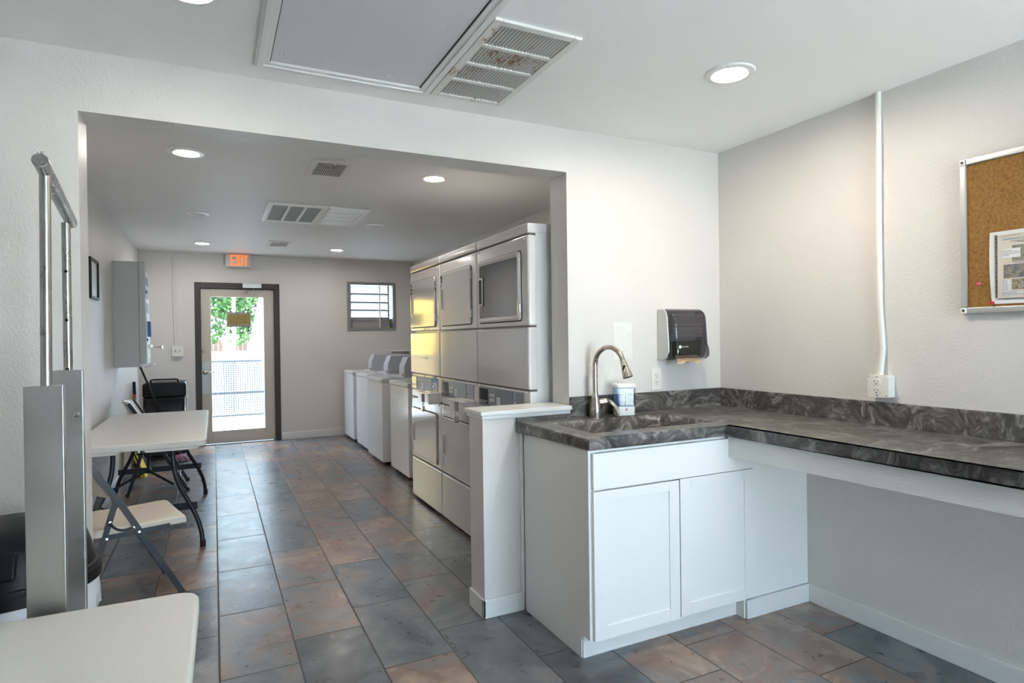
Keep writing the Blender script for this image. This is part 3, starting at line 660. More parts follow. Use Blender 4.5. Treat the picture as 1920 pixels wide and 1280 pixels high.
for k, (z, y) in enumerate(((1.262, 2.655), (1.247, 2.632), (1.230, 2.626), (1.212, 2.628))):
    for i in range(nx):
        u = i/(nx-1); zz = z + (.004*math.sin(u*7+1) - (.012*(abs(u-.55) < .25)*-1 if k == 3 else 0))*(k/3)
        vs.append((2.315+u*.165-.006*(k % 2), y+.007*math.sin(u*9+k), zz))
for k in range(3):
    for i in range(nx-1): fs.append((k*nx+i, k*nx+i+1, (k+1)*nx+i+1, (k+1)*nx+i))
vs2 = [(x, y+.0015, z) for x, y, z in vs]; m_ = len(vs)
b.add(vs, fs); b.add(vs2, [tuple(reversed(f)) for f in fs]); b.build('paper_towel', 'kraft', t, label='brown paper towel hanging out')
lg = text_part('brand_lettering', 'SAN JAMAR', .0095, (2.318, 2.6012, 1.3075), (1, 0, 0), (0, .13, 1), 'paper', t, O_, .0008)
MB(O_).lathe([(.008, 0), (.0095, .004), (.0075, .009), (.008, .013), (.004, .017)], (2.307, 2.6008, 1.302), 12, Matrix.Scale(.1, 3, Vector((0, 1, 0)))).build('brand_mark', 'paper', t)
# wall patch and outlet by the faucet
tag(MB().box(1.962, YP-.0015, 1.245, 2.087, YP-.0002, 1.45).build('wall_patch', 'patch', None, False), 'pale stained patch of bare wall above the soap dispenser', 'wall patch')
def duplex(b2, cx, y, cz, s=1.0, xd=1):
    pass
t = thing('wall_outlet', 'white duplex outlet plate on the wall above the backsplash', 'outlet', (2.252, YP, 1.128)); O_ = (2.252, YP, 1.128)
MB(O_).box(2.216, YP-.006, 1.067, 2.288, YP-.0003, 1.191, .0025).build('plate', 'outlet', t)
b = MB(O_)
for z in (1.147, 1.108): b.prism(rrect(2.235, z-.017, 2.269, z+.017, .004), YP-.0075, YP-.005, 'y')
b.build('receptacle', 'outlet', t)
b = MB(O_)
for z in (1.147, 1.108):
    b.box(2.244, YP-.0082, z-.001, 2.246, YP-.0072, z+.009); b.box(2.257, YP-.0082, z-.001, 2.259, YP-.0072, z+.007); b.lathe([(.0028, -.0008), (.0028, .0004)], (2.252, YP-.0075, z-.008), 10, Matrix.Rotation(PI/2, 3, 'X'))
b.build('slots', 'ink', t)
# surface box with two receptacles on the right wall, fed by a conduit
by0, by1, bz0, bz1, bxf = 1.690, 1.787, 1.081, 1.182, 2.687
t = thing('outlet_box', 'white surface-mounted outlet box below the conduit on the right wall', 'outlet', (XR, 1.738, 1.13)); O_ = (XR, 1.738, 1.13)
MB(O_).box(bxf+.006, by0+.002, bz0+.002, XR-.0005, by1-.002, bz1-.002, .004).build('box', 'outlet', t)
pl = []
for cx, cy, sx_, sy_ in ((by1, bz1, -1, -1), (by0, bz1, 1, -1), (by0, bz0, 1, 1), (by1, bz0, -1, 1)):
    q = [(cx+sx_*.014, cy), (cx+sx_*.012, cy+sy_*.008), (cx+sx_*.008, cy+sy_*.012), (cx, cy+sy_*.014)]
    pl += q if (sx_*sy_ < 0) else q[::-1]
pl = rrect(by0, bz0, by1, bz1, .012, 4)
MB(O_).prism(pl, bxf, bxf+.007, 'x', .002).build('cover_plate', 'outlet', t)
b = MB(O_)
for z in (1.151, 1.112): b.lathe([(.0175, .0), (.0175, .003), (.016, .004)], (bxf, 1.742, z), 24, Matrix.Rotation(-PI/2, 3, 'Y'))
b.build('receptacle', 'outlet', t)
b = MB(O_)
for z in (1.151, 1.112):
    for dy, w_ in ((.008, .0025), (-.007, .002)): b.box(bxf-.005, 1.742+dy-w_/2, z, bxf-.0038, 1.742+dy+w_/2, z+.007)
    b.lathe([(.0028, 0), (.0028, .0012)], (bxf-.0038, 1.742, z-.008), 10, Matrix.Rotation(-PI/2, 3, 'Y'))
for y, z in ((1.742, 1.174), (1.742, 1.090), (by1-.008, bz1-.008), (by0+.009, bz0+.009)): b.lathe([(.0022, 0), (.0022, .0012)], (bxf-.0002, y, z), 8, Matrix.Rotation(-PI/2, 3, 'Y'))
b.build('slots', 'ink', t)
pts = [(XR-.014, 1.749, ZC), (XR-.014, 1.749, 2.2), (XR-.014, 1.751, 1.8), (XR-.014, 1.749, 1.5), (XR-.013, 1.737, 1.30), (XR-.02, 1.742, 1.22), (XR-.024, 1.745, 1.182)]
o = MB((XR-.014, 1.749, 1.8)).tube(pts, .0125, 14).build('conduit', 'outlet'); o.location = (XR-.014, 1.749, 1.8)
tag(o, 'white conduit running from the ceiling down the right wall', 'conduit', 'white wall conduits')
# cork board
t = thing('cork_board', 'cork notice board in an aluminium frame on the right wall', 'notice board', (XR, 0.8, 1.75)); O_ = (XR, 0.8, 1.75)
cy0, cy1, cz0, cz1 = 0.15, 1.413, 1.445, 2.063; fw = .024
MB(O_).box(XR-.014, cy0+.01, cz0+.01, XR-.0005, cy1-.01, cz1-.01).build('cork', 'cork', t)
b = MB(O_)
b.box(XR-.024, cy0, cz0+fw, XR-.0005, cy0+fw, cz1-fw, .004); b.box(XR-.024, cy1-fw, cz0+fw, XR-.0005, cy1, cz1-fw, .004); b.box(XR-.024, cy0+fw, cz0, XR-.0005, cy1-fw, cz0+fw, .004); b.box(XR-.024, cy0+fw, cz1-fw, XR-.0005, cy1-fw, cz1, .004)
fr_ = b.build('frame', 'alu', t)
for y, z in ((cy1-fw, cz1-fw), (cy1-fw, cz0), (cy0, cz1-fw), (cy0, cz0)):
    k = MB(O_).box(XR-.0255, y, z, XR-.0005, y+fw, z+fw, .004).build('corner_cap', 'outlet', t)
    MB(O_).lathe([(.005, 0), (.005, .001)], (XR-.0254, y+fw/2, z+fw/2), 12, Matrix.Rotation(-PI/2, 3, 'Y')).build('screw_hole', 'ink', k)
# pinned sheet
PYL, PYR, PZ0, PZ1 = 1.310, 1.085, 1.478, 1.756; xq = XR-.0165
t = thing('pinned_notice', 'laminated information page with small photos pinned to the cork board', 'notice', (xq, 1.2, 1.6)); O_ = (xq, 1.2, 1.6)
vs = []; fs = []
for k in range(9):
    z = PZ0+(PZ1-PZ0)*k/8; bow = .004*math.sin(PI*k/8)
    vs += [(xq-bow*.6, PYL+bow-(.006*(1-k/8)), z), (xq, PYR, z), (xq+.0012, PYR, z), (xq+.0012-bow*.6, PYL+bow-(.006*(1-k/8)), z)]
for k in range(8):
    for j in range(4): fs.append((k*4+j, k*4+(j+1) % 4, k*4+4+(j+1) % 4, k*4+4+j))
fs += [(0, 1, 2, 3), (35, 34, 33, 32)]
MB(O_).add(vs, fs).build('sheet', 'paper', t)
def flat(name, a, c, z0, z1, d, m, lab=None):   # a, c: distances from the sheet's left edge
    return MB(O_).box(xq-.0035-d, PYL-a, z0, xq-.0030-d, PYL-c, z1).build(name, m, t, False, lab)
flat('printed_page', .026, .215, 1.498, 1.742, 0, 'cream', 'cream printed page')
for nm, a, c, z0, z1, cols in (('photo', .075, .175, 1.637, 1.698, ((.28, .24, .10), (.30, .31, .30), (.10, .10, .07))), ('photo', .047, .118, 1.574, 1.626, ((.12, .12, .12), (.24, .24, .25), (.42, .30, .10))), ('photo', .074, .117, 1.530, 1.570, ((.42, .42, .46), (.30, .23, .13), (.10, .07, .05)))):
    m_ = mat('photo_print', cols[0], .4); vv = coords(m_); nn = noise(m_, vv, 70, 6, .7, 1.0); r = ramp(m_, nn.outputs['Fac'], [(.36, cols[2]), (.48, cols[1]), (.6, cols[0])]); LK(m_, r.outputs['Color'], PB(m_).inputs['Base Color'])
    flat(nm, a, c, z0, z1, .0006, m_)
flat('text_box', .040, .102, 1.651, 1.686, .0012, 'paper'); flat('text_box', .040, .070, 1.526, 1.568, .0012, 'paper'); flat('text_box', .038, .21, 1.507, 1.525, .0006, 'paper'); flat('text_box', .075, .21, 1.628, 1.636, .0006, 'paper')
b = MB(O_)
def ln(b, a, c, z, h, d=.0018):
    x = a
    while x < c:
        w_ = random.uniform(.004, .010); b.box(xq-.0034-d, PYL-x, z, xq-.0030-d, PYL-min(x+w_, c), z+h); x += w_+.0016
for grp in (((.042, .075, 1.678), (.042, .098, 1.672), (.042, .1, 1.666), (.042, .065, 1.660)), ((.07, .14, 1.712), (.092, .17, 1.708)), ((.034, .105, 1.734),), ((.078, .2, 1.633), (.078, .2, 1.630)),
            [(.042, random.uniform(.058, .067), 1.564-k*.0044) for k in range(9)], [(.040, .2 if k != 1 else .09, 1.521-k*.004) for k in range(4)]):
    b = MB(O_)
    for a, c, z in grp: ln(b, a, c, z, .002)
    b.build('paragraph', 'greyink', t, False)
text_part('title', 'CAMPGROUND CODE #2', .0085, (xq-.0052, PYL-.044, 1.7195), (0, -1, 0), (0, 0, 1), 'bluetitle', t, O_, .0003, 1.0)
b = MB(O_)
for k in range(34): b.box(xq-.0045, PYL-.018, 1.504+k*.0071, xq-.003, PYL-.027, 1.504+k*.0071+.0036)
b.build('comb_binding', 'ink', t, False)
flat('page_edge', .026, .215, 1.4955, 1.498, .0004, 'ink')
def pin(x, y, z, m, label):
    t = thing('push_pin', label, 'push pin', (x, y, z), 0, 'push pins on the cork board')
    MB().lathe([(.0012, 0), (.006, .002), (.0065, .004), (.004, .006), (.0035, .011), (.006, .013), (.0058, .0155)], (0, 0, 0), 14, Matrix.Rotation(-PI/2, 3, 'Y')).build('head', m, t)
    MB().tube([(.008, 0, 0), (-.001, 0, 0)], .0006, 6).build('point', 'chrome', t)
pin(xq-.001, 1.300, 1.483, 'red', 'dark red push pin holding the lower corner of the notice')
pin(XR-.014, 1.347, 1.561, 'pink', 'pink push pin stuck in bare cork beside the notice')
# ------------------------------------------------------------------ dryers
DX = 1.555
def dryer(y0, W, label, up, lo, glass=False, far=False):
    D = 0.86; t = thing('stacked_dryer', label, 'dryer', (DX, y0, 0), 0, 'stacked coin-operated dryers')
    g = 0.0025
    MB().box(.05, g+.003, .03, D, W-g-.003, 2.0).build('body', 'enamel', t)
    MB().box(-.002, g, 1.947, D, W-g, 2.006, .012).build('top_cap', 'enamel', t)
    MB().box(0, g, 1.437, .055, W-g, 1.941, .014, 3).build('upper_front', 'enamel', t)
    MB().box(-.004, g, 1.082, .06, W-g, 1.430, .012, 3).build('middle_panel', 'enamel2', t)
    MB().box(.004, g, .880, .055, W-g, 1.075, .008).build('control_front', 'enamel', t)
    MB().box(0, g, .362, .055, W-g, .873, .012, 3).build('lower_front', 'enamel', t)
    MB().box(-.002, g, .02, .055, W-g, .352, .012, 3).build('kick_panel', 'enamel2', t)
    fy = W-.725  # widen far side for a wider unit
    for nm, z0, z1, hz0, hz1, gl in (('upper_door', 1.470, 1.858, 1.588, 1.742, glass), ('lower_door', .396, .787, .518, .655, False)):
        ya, yb = .088, .682+fy
        MB().prism(rrect(ya-.006, z0-.006, yb+.006, z1+.006, .022), -.0012, .004, 'x').build('door_gap', 'seam', t, False)
        if not gl:
            d = MB().prism(rrect(ya, z0, yb, z1, .018), -.014, .002, 'x', .006, 3).build(nm, 'enamel2', t)
        else:
            b = MB(); o_, i_ = rrect(ya, z0, yb, z1, .018), rrect(ya+.028, z0+.028, yb-.028, z1-.028, .010); n = len(o_)
            vs = [(-.014, *p) for p in o_]+[(-.018, *p) for p in rrect(ya+.012, z0+.012, yb-.012, z1-.012, .016)]+[(-.012, *p) for p in i_]+[(.002, *p) for p in o_]+[(.002, *p) for p in i_]
            fs = []
            for j in range(n):
                k = (j+1) % n
                fs += [(j, k, n+k, n+j), (n+j, n+k, 2*n+k, 2*n+j), (3*n+j, 3*n+k, k, j), (2*n+j, 2*n+k, 4*n+k, 4*n+j)]
            d = b.add(vs, fs).build(nm, 'enamel', t)
            MB().prism(i_, -.0105, -.004, 'x').build('window', 'glassdark', d, label='dark reflective glass')
        hy = yb-.075 if not gl else yb-.072
        MB().box(-.020, hy-.016, hz0-.012, -.012, hy+.034, hz1+.012, .004).build('handle', 'enamel', d)
        MB().box(-.0215, hy-.008, hz0, -.0195, hy+.032, hz1, .001).build('grip_recess', 'handlerec' if not gl else 'black', d)
        for zz in (z0+.04, z1-.09):
            MB().box(-.016, ya-.011, zz, -.002, ya-.001, zz+.055, .003).build('hinge', 'chrome', d)
    # control panel
    pa, pb = .21, .708+fy
    cp = MB().box(-.001, pa, .940, .008, pb, 1.062, .002).build('control_panel', 'panelgrey', t)
    MB().box(-.004, pb-.145, .955, -.0005, pb-.012, 1.052, .002).build('display', 'glassdark', cp)
    b = MB(); yk = pb-.205
    for k in range(2):
        for i in range(3): b.box(-.0022, yk-.038+i*.026, .975+k*.030, -.0008, yk-.018+i*.026, .996+k*.030)
    for z, s in ((1.045, 1), (.962, -1)):
        b.strip([(-.0015, yk-.05, z-.008*s), (-.0015, yk-.003, z+.010*s), (-.0015, yk+.045, z-.008*s)], .0012, .002, (1, 0, 0))
    b.build('keypad', 'paleink', cp, False)
    b = MB(); b.prism([(yk-.125, 1.01), (yk-.07, 1.01), (yk-.07, .965), (yk-.0975, .950), (yk-.125, .965)], -.0022, -.0008, 'x'); b.build('card_symbol', 'paleink' if not far else 'paper', cp, False)
    lp = MB().box(-.001, .075, .940, .008, .190, 1.062, .002).build('lock_panel', 'panelblue', t)
    MB().lathe([(.008, 0), (.009, .006), (.006, .010)], (-.001, .165, .995), 14, Matrix.Rotation(-PI/2, 3, 'Y')).build('lock', 'chrome', lp)
    if far: MB().box(-.0025, .10, 1.03, -.0012, .17, 1.075).build('blue_tape', 'sky_blue', lp)
    b = MB()
    for y, z in ((.045, 1.066), (.045, .94), (W-.03, 1.066), (W-.03, .94), (.04, .86), (W-.04, .86), (.05, 1.92), (W-.05, 1.92), (.40, 1.068), (.40, .932)):
        b.lathe([(.006, 0), (.0055, .002), (.001, .003)], (.003 if .88 < z < 1.08 else -.0005, y, z), 10, Matrix.Rotation(-PI/2, 3, 'Y'))
    b.build('screws', 'chrome', t)
    # coin vault with open front
    b = MB(); ya, yb = .040, .315; xf = -.085
    b.box(xf-.01, ya, .945, .006, yb, .956, .003); b.box(xf, ya, .872, .006, ya+.10, .945, .003); b.box(xf, yb-.10, .872, .006, yb, .945, .003); b.box(xf, ya+.10, .872, .006, yb-.10, .880, .002)
    cv = b.build('coin_vault', 'cream' if False else 'enamel', t); MB().box(-.03, ya+.10, .8805, .004, yb-.10, .9445).build('vault_recess', 'handlerec', cv)
    MB().box(xf+.02, .055, .956, -.001, .18, .963, .002).build('coin_tray', 'enamel', cv)
    fyh = .682+fy
    if up: text_part('number', up, .125, (-.0145, fyh-.012, 1.752), (0, -1, 0), (0, 0, 1), 'ink', t, (0, 0, 0), .001, .85, thick=.0045)
    if lo: text_part('number', lo, .105, (-.0145, fyh-.015, .42), (0, -1, 0), (0, 0, 1), 'sky_blue', t, (0, 0, 0), .001, .7)
    return t
dryer(2.955, .727, 'stacked dryer with the dark glass upper door, next to the half wall', None, None, True)
dryer(3.684, .725, 'stacked dryer numbered 3, in the middle of the row', '3', '4')
d5 = dryer(4.411, .77, 'stacked dryer numbered 5, at the far end beside the washers', '5', '6', far=True)
b = MB()
for y, z, l, a in ((.38, 1.449, .03, 1.2), (.35, 1.449, .03, 1.2), (.37, 1.458, .03, .2), (.30, 1.452, .03, .4), (.27, 1.452, .03, 1.5), (.44, 1.215, .035, 0), (.36, 1.215, .03, .1), (.34, 1.222, .03, 1.3), (.32, 1.215, .03, 1.3), (.29, 1.225, .05, 1.0)):
    dy, dz = math.cos(a)*l/2, math.sin(a)*l/2*.6; xx = -.0008 if z > 1.4 else -.0048; b.strip([(xx, y-dy, z-dz), (xx, y+dy, z+dz)], .0012, .006, (1, 0, 0))
b.build('marker_scrawl', 'greyink', d5, False)
def padlock(x, y, z, label, m='chrome', s=1.0):
    t = thing('padlock', label, 'padlock', (x, y, z), 0, 'padlocks on the coin boxes')
    MB().box(-.010*s, -.020*s, -.060*s, .010*s, .020*s, -.022*s, .004*s).build('body', m, t)
    MB().tube([(0, -.013*s, -.024*s), (0, -.013*s, -.008*s)]+[(0, -.013*s*math.cos(a), -.008*s+.013*s*math.sin(a)) for a in (PI*.25, PI*.5, PI*.75)]+[(0, .013*s, -.008*s), (0, .013*s, -.024*s)], .0035*s, 10).build('shackle', 'chrome', t)
    MB().box(-.0102*s, -.0205*s, -.0615*s, .0102*s, .0205*s, -.056*s).build('bumper', 'rub' if m == 'chrome' else m, t)
padlock(DX-.085, 4.411+.180, .869, 'steel padlock hanging from the coin vault of dryer 5')
padlock(DX-.085, 3.684+.180, .869, 'steel padlock hanging from the coin vault of dryer 3')
# ------------------------------------------------------------------ washers
def washer(x, y0, W, label, plab, D=.74):
    t = thing('washing_machine', label, 'washing machine', (x, y0, 0), 0, 'top-loading coin washers')
    b = MB(); b.box(0, 0, .04, .12, W, .905, .012, 3); b.box(.121, .004, .03, D, W-.004, .905, .006); b.build('cabinet', 'washw', t)
    MB().box(-.006, -.003, .905, D, W+.003, .948, .010, 3).build('top', 'washtop', t)
    b = MB()
    for y in (.06, W-.06): b.lathe([(.006, 0), (.005, .002), (.001, .003)], (-.006, y, .925), 10, Matrix.Rotation(-PI/2, 3, 'Y'))
    b.build('screws', 'chrome', t)
    MB().box(.04, .05, .948, .24, W-.05, .953, .002).build('lid', 'washw', t)
    b = MB(); p = [(.275, .948), (.275, 1.075), (.315, 1.172), (.72, 1.172), (.72, .948)]
    b.prism(p, .075, .285, 'y', .004); cb_ = b.build('coin_box', 'meter', t)
    b = MB(); b.box(.2715, .085, .97, .2745, .275, 1.06)
    b.build('coin_plate', 'meter', cb_, False)
    b = MB()
    for (xx, zz) in ((.285, 1.085), (.322, 1.160), (.70, 1.16)): b.lathe([(.005, 0), (.001, .002)], (xx, .075, zz), 8, Matrix.Rotation(PI/2, 3, 'X'))
    b.build('bolts', 'ink', cb_)
    b = MB()
    for y in (.05, W-.05): b.lathe([(.018, 0), (.02, .01), (.02, .04)], (.06, y, 0), 12); b.lathe([(.018, 0), (.02, .01), (.02, .04)], (D-.06, y, 0), 12)
    b.build('feet', 'rub', t)
    padlock(x+.262, y0+.12, 1.0, plab, 'brass', .62)
    return t
washer(1.665, 5.66, .67, 'white top-loading washer right beside the far dryer', 'brass padlock on the coin box of the washer nearest the dryers')
washer(1.630, 6.53, .69, 'white top-loading washer standing slightly forward, second from the dryers', 'brass padlock on the second washer from the dryers')
washer(1.668, 7.38, .65, 'white top-loading washer third from the dryers', 'brass padlock on the coin box of the washer third from the dryers')
washer(1.665, 8.23, .62, 'white top-loading washer in the far corner under the louvred window', 'brass padlock on the washer in the far corner under the louvred window')
t = thing('instruction_placard', 'white instruction placard with blue lettering propped on the washer nearest the dryers', 'sign', (2.0, 5.90, 1.172), 0); 
mx = Matrix.Rotation(math.radians(-18), 3, 'Y')
O_ = (2.0, 5.9, 1.172); 
MB().obox((.0, 0, .0905), (.004, .21, .19), Matrix.Rotation(math.radians(16), 3, 'Y')).build('board', 'paper', t)
b = MB(); rot = Matrix.Rotation(math.radians(16), 3, 'Y')
def onb(y0, y1, z0, z1): b.obox(rot @ Vector((-.0026, (y0+y1)/2, (z0+z1)/2)) + Vector((0, 0, .0905)), (.001, abs(y1-y0), abs(z1-z0)), rot)
onb(-.06, .07, .0, .014); onb(-.06, .07, -.062, -.048); onb(.056, .07, -.048, .0); onb(-.06, -.046, -.048, 0); b.build('blue_box', 'blue', t, False)
b = MB(); onb(-.03, .03, -.04, -.008); b.build('green_mark', 'green', t, False)
t = thing('wall_shelf', 'small white wooden shelf on the back wall behind the washers', 'shelf', (2.48, YB, 1.2)); O_ = (2.48, YB, 1.2)
MB(O_).box(2.34, YB-.14, 1.195, 2.70, YB-.0005, 1.213, .003).build('board', 'white', t)
b = MB(O_); b.box(2.365, YB-.12, 1.08, 2.385, YB-.0005, 1.195, .002); b.box(2.66, YB-.12, 1.08, 2.68, YB-.0005, 1.195, .002); b.build('brackets', 'white', t)
# ------------------------------------------------------------------ left side of the laundry
vx, vy0, vy1, vz0, vz1 = XL+.0005, 6.775, 7.15, 1.14, 2.145
t = thing('vending_box', 'grey wall-mounted coin vending box with angled front on the left wall', 'vending machine', (XL, 6.96, 1.6)); O_ = (XL, 6.96, 1.6)
MB(O_).box(vx, vy0, vz0, -.632, vy1, vz1, .003).build('cabinet', 'vend', t)
MB(O_).prism([(-.630, vz0+.03), (-.630, vz1), (-.592, vz1), (-.585, vz1-.003), (-.572, vz0+.03)], vy0, vy1, 'y', .003).build('front_door', 'vend', t)
fx_ = lambda z: -.585+.013*(vz1-z)/(vz1-vz0)
def onface(n, y0, y1, z0, z1, m, d=.002): return MB(O_).prism([(fx_(z0)+.0002, z0), (fx_(z0)+d, z0), (fx_(z1)+d, z1), (fx_(z1)+.0002, z1)], y0, y1, 'y').build(n, m, t, False)
onface('face_panel', vy0+.035, vy1-.015, vz0+.08, vz1-.08, 'vendface', .003)
for z0, z1 in ((1.93, 2.01), (1.80, 1.89), (1.66, 1.76)): onface('product_label', vy0+.06, vy1-.06, z0, z1, 'lilac', .0045)
for i in range(4): onface('product_window', vy0+.06+i*.066, vy0+.11+i*.066, 1.43, 1.58, 'clear', .02)
b = MB(O_); b.lathe([(.012, 0), (.012, .012)], (fx_(1.4), vy0+.05, 1.40), 12, Matrix.Rotation(PI/2, 3, 'Y')); b.lathe([(.01, 0), (.01, .012)], (fx_(1.86), vy0+.045, 1.86), 12, Matrix.Rotation(PI/2, 3, 'Y')); b.build('door_locks', 'black', t)
b = MB(O_)
for i in range(4):
    y = vy0+.09+i*.062; MB(O_).box(-.575, y, 1.312, -.545, y+.04, 1.352, .004).build('coin_slide', 'chrome', t)
b = MB(O_); b.box(-.572, 7.0, 1.318, -.462, 7.05, 1.334, .002); b.box(-.47, 6.985, 1.305, -.45, 7.065, 1.348, .006); b.build('push_slide', 'chrome', t)
b = MB(O_); b.prism([(-.60, vz0-.002), (-.525, vz0+.026), (-.523, vz0+.02), (-.595, vz0-.008)], vy0+.02, vy1-.02, 'y'); b.box(-.60, vy0+.02, vz0-.008, -.57, vy1-.02, vz0-.001); b.build('delivery_tray', 'vendface', t)
t = thing('framed_notice', 'narrow black framed white notice on the left laundry wall', 'picture frame', (XL, 5.68, 1.72)); O_ = (XL, 5.68, 1.72)
b = MB(O_); b.box(XL+.0005, 5.50, 1.715, XL+.025, 5.528, 2.027, .003); b.box(XL+.0005, 5.832, 1.715, XL+.025, 5.86, 2.027, .003); b.box(XL+.0005, 5.528, 1.715, XL+.025, 5.832, 1.735, .003); b.box(XL+.0005, 5.528, 2.005, XL+.025, 5.832, 2.027, .003)
b.build('frame', 'black', t); MB(O_).box(XL+.0005, 5.527, 1.734, XL+.012, 5.833, 2.006).build('sheet', 'paper', t)
# back wall switch box and conduit
t = thing('switch_box', 'white two-switch surface box on the back wall beside the door', 'light switch', (-.415, YB, 1.26)); O_ = (-.415, YB, 1.26)
MB(O_).box(-.481, YB-.045, 1.19, -.347, YB-.0005, 1.327, .006).build('box', 'outlet', t)
for x in (-.44, -.388):
    MB(O_).box(x-.006, YB-.052, 1.248, x+.006, YB-.044, 1.272, .002).build('toggle', 'greyink', t)
pts = [(-.457, YB-.013, ZL), (-.457, YB-.013, 2.1), (-.445, YB-.014, 1.5), (-.438, YB-.02, 1.327)]
o = MB((-.45, YB-.013, 1.9)).tube(pts, .011, 12).build('conduit', 'wall'); o.location = (-.45, YB-.013, 1.9); tag(o, 'painted conduit running from the ceiling to the switch box by the door', 'conduit', 'white wall conduits')
# black lidded bin
t = thing('waste_bin', 'tall black bin with rounded lid and sagging bag by the back wall', 'bin', (-.515, 8.36, 0)); O_ = (-.515, 8.36, 0)
bx0, bx1, byy0, byy1 = -.742, -.296, 8.15, 8.58
MB(O_).box(bx0+.02, byy0+.02, .03, bx1-.02, byy1-.02, .70, .03, 3).build('body', 'black', t)
MB(O_).box(bx0, byy0, .725, bx1, byy1, .905, .035, 4).build('lid', 'black', t)
# sagging liner
vs = []; fs = []; ring = rrect(bx0+.005, byy0+.005, bx1-.012, byy1-.005, .03, 4); n = len(ring); zs_ = [.725, .70, .64, .56, .45, .30, .15, .06]
for k, z in enumerate(zs_):
    for j, (x, y) in enumerate(ring):
        s = .010*math.sin(j*1.9+k)*min(1, k/2); front = max(0, (8.25-y)/.1); sag = .03*front*math.sin(PI*(x-bx0)/(bx1-bx0)) if k in (1, 2) else 0
        vs.append((x+s*.3, y+s-.012*front+ (.02*front if k == 2 else 0), z-sag))
for k in range(len(zs_)-1):
    for j in range(n): fs.append((k*n+j, k*n+(j+1) % n, (k+1)*n+(j+1) % n, (k+1)*n+j))
MB(O_).add(vs, fs).build('liner', 'softblack', t)
b = MB(O_); b.tube([(-.655, 8.2, .895), (-.655, 8.17, .935), (-.64, 8.165, .94), (-.395, 8.165, .94), (-.38, 8.17, .935), (-.38, 8.2, .895)], .010, 10); b.build('handle', 'black', t)
b = MB(O_); b.tube([(bx1+.004, 8.17, .05), (bx1+.004, 8.17, .86), (bx1-.012, 8.18, .90)], .006, 8); b.box(bx1-.002, 8.155, .722, bx1+.014, 8.185, .738, .003); b.build('side_rail', 'chrome', t)
# mop
p0, p1 = Vector((-.745, 8.0, 1.11)), Vector((-.37, 7.98, .09))
t = thing('mop', 'long black-handled mop with pink strands leaning beside the black bin', 'mop', tuple(p1)); O_ = tuple(p1)
MB(O_).tube([p0, p1], .0115, 12).build('handle', 'black', t)
MB(O_).tube([p1+Vector((-.012, 0, .03)), p1+Vector((.01, 0, -.02))], .018, 12).build('clamp', 'black', t)
for mn, k0, mm in (('strands', 0, mat('mop_pink', (.50, .16, .22), .9)), ('strands', 1, mat('mop_grey', (.20, .22, .30), .9))):
    b = MB(O_)
    for i in range(26):
        a = 2*PI*(i*2+k0)/52; rr_ = random.uniform(.05, .10)
        e = Vector((p1.x+.04+rr_*math.cos(a), p1.y+rr_*.8*math.sin(a), .012)); mid_ = (p1+Vector((.005, 0, -.01))+e)/2+Vector((.03*math.cos(a), .03*math.sin(a), .045))
        b.tube(bez([p1+Vector((.005, 0, -.015)), mid_, e], 6), .006, 6)
    b.build(mn, mm, t)
p0, p1 = Vector((-.815, 8.1, .93)), Vector((-.775, 8.0, .05))
t = thing('broom', 'black broom handle with red collar leaning in the corner behind the chair', 'broom', tuple(p1)); O_ = tuple(p1)
dirv = (p1-p0)
MB(O_).tube([p0, p0+dirv*.16], [.017, .016], 12).build('grip', 'black', t); MB(O_).tube([p0+dirv*.16, p0+dirv*.95], .015, 12).build('shaft', 'red', t, label='red shaft')
MB(O_).box(p1.x-.03, p1.y-.12, .004, p1.x+.03, p1.y+.06, .11, .01).build('bristle_head', 'black', t)
# folded wet-floor sign
t = thing('floor_sign', 'yellow folded wet-floor sign leaning on the left wall beyond the table', 'floor sign', (-.66, 7.32, 0)); O_ = (-.66, 7.32, 0)
for dx, nm in ((0, 'front_board'), (-.03, 'rear_board')):
    b = MB(O_); k = .34
    pts_ = [(-.65+dx, .0), (-.628+dx, 0.0), (-.628+dx-.20, .56), (-.65+dx-.17+.0, .56)] if dx == 0 else [(-.672, .0), (-.656, 0.0), (-.832, .54), (-.838, .54)]
    b.prism(pts_, 7.20, 7.47, 'y', .003); b.build(nm, 'yellow', t)
MB(O_).obox((-.72, 7.335, .30), (.004, .18, .24), Matrix.Rotation(-.33, 3, 'Y')).build('label', 'paper', t)
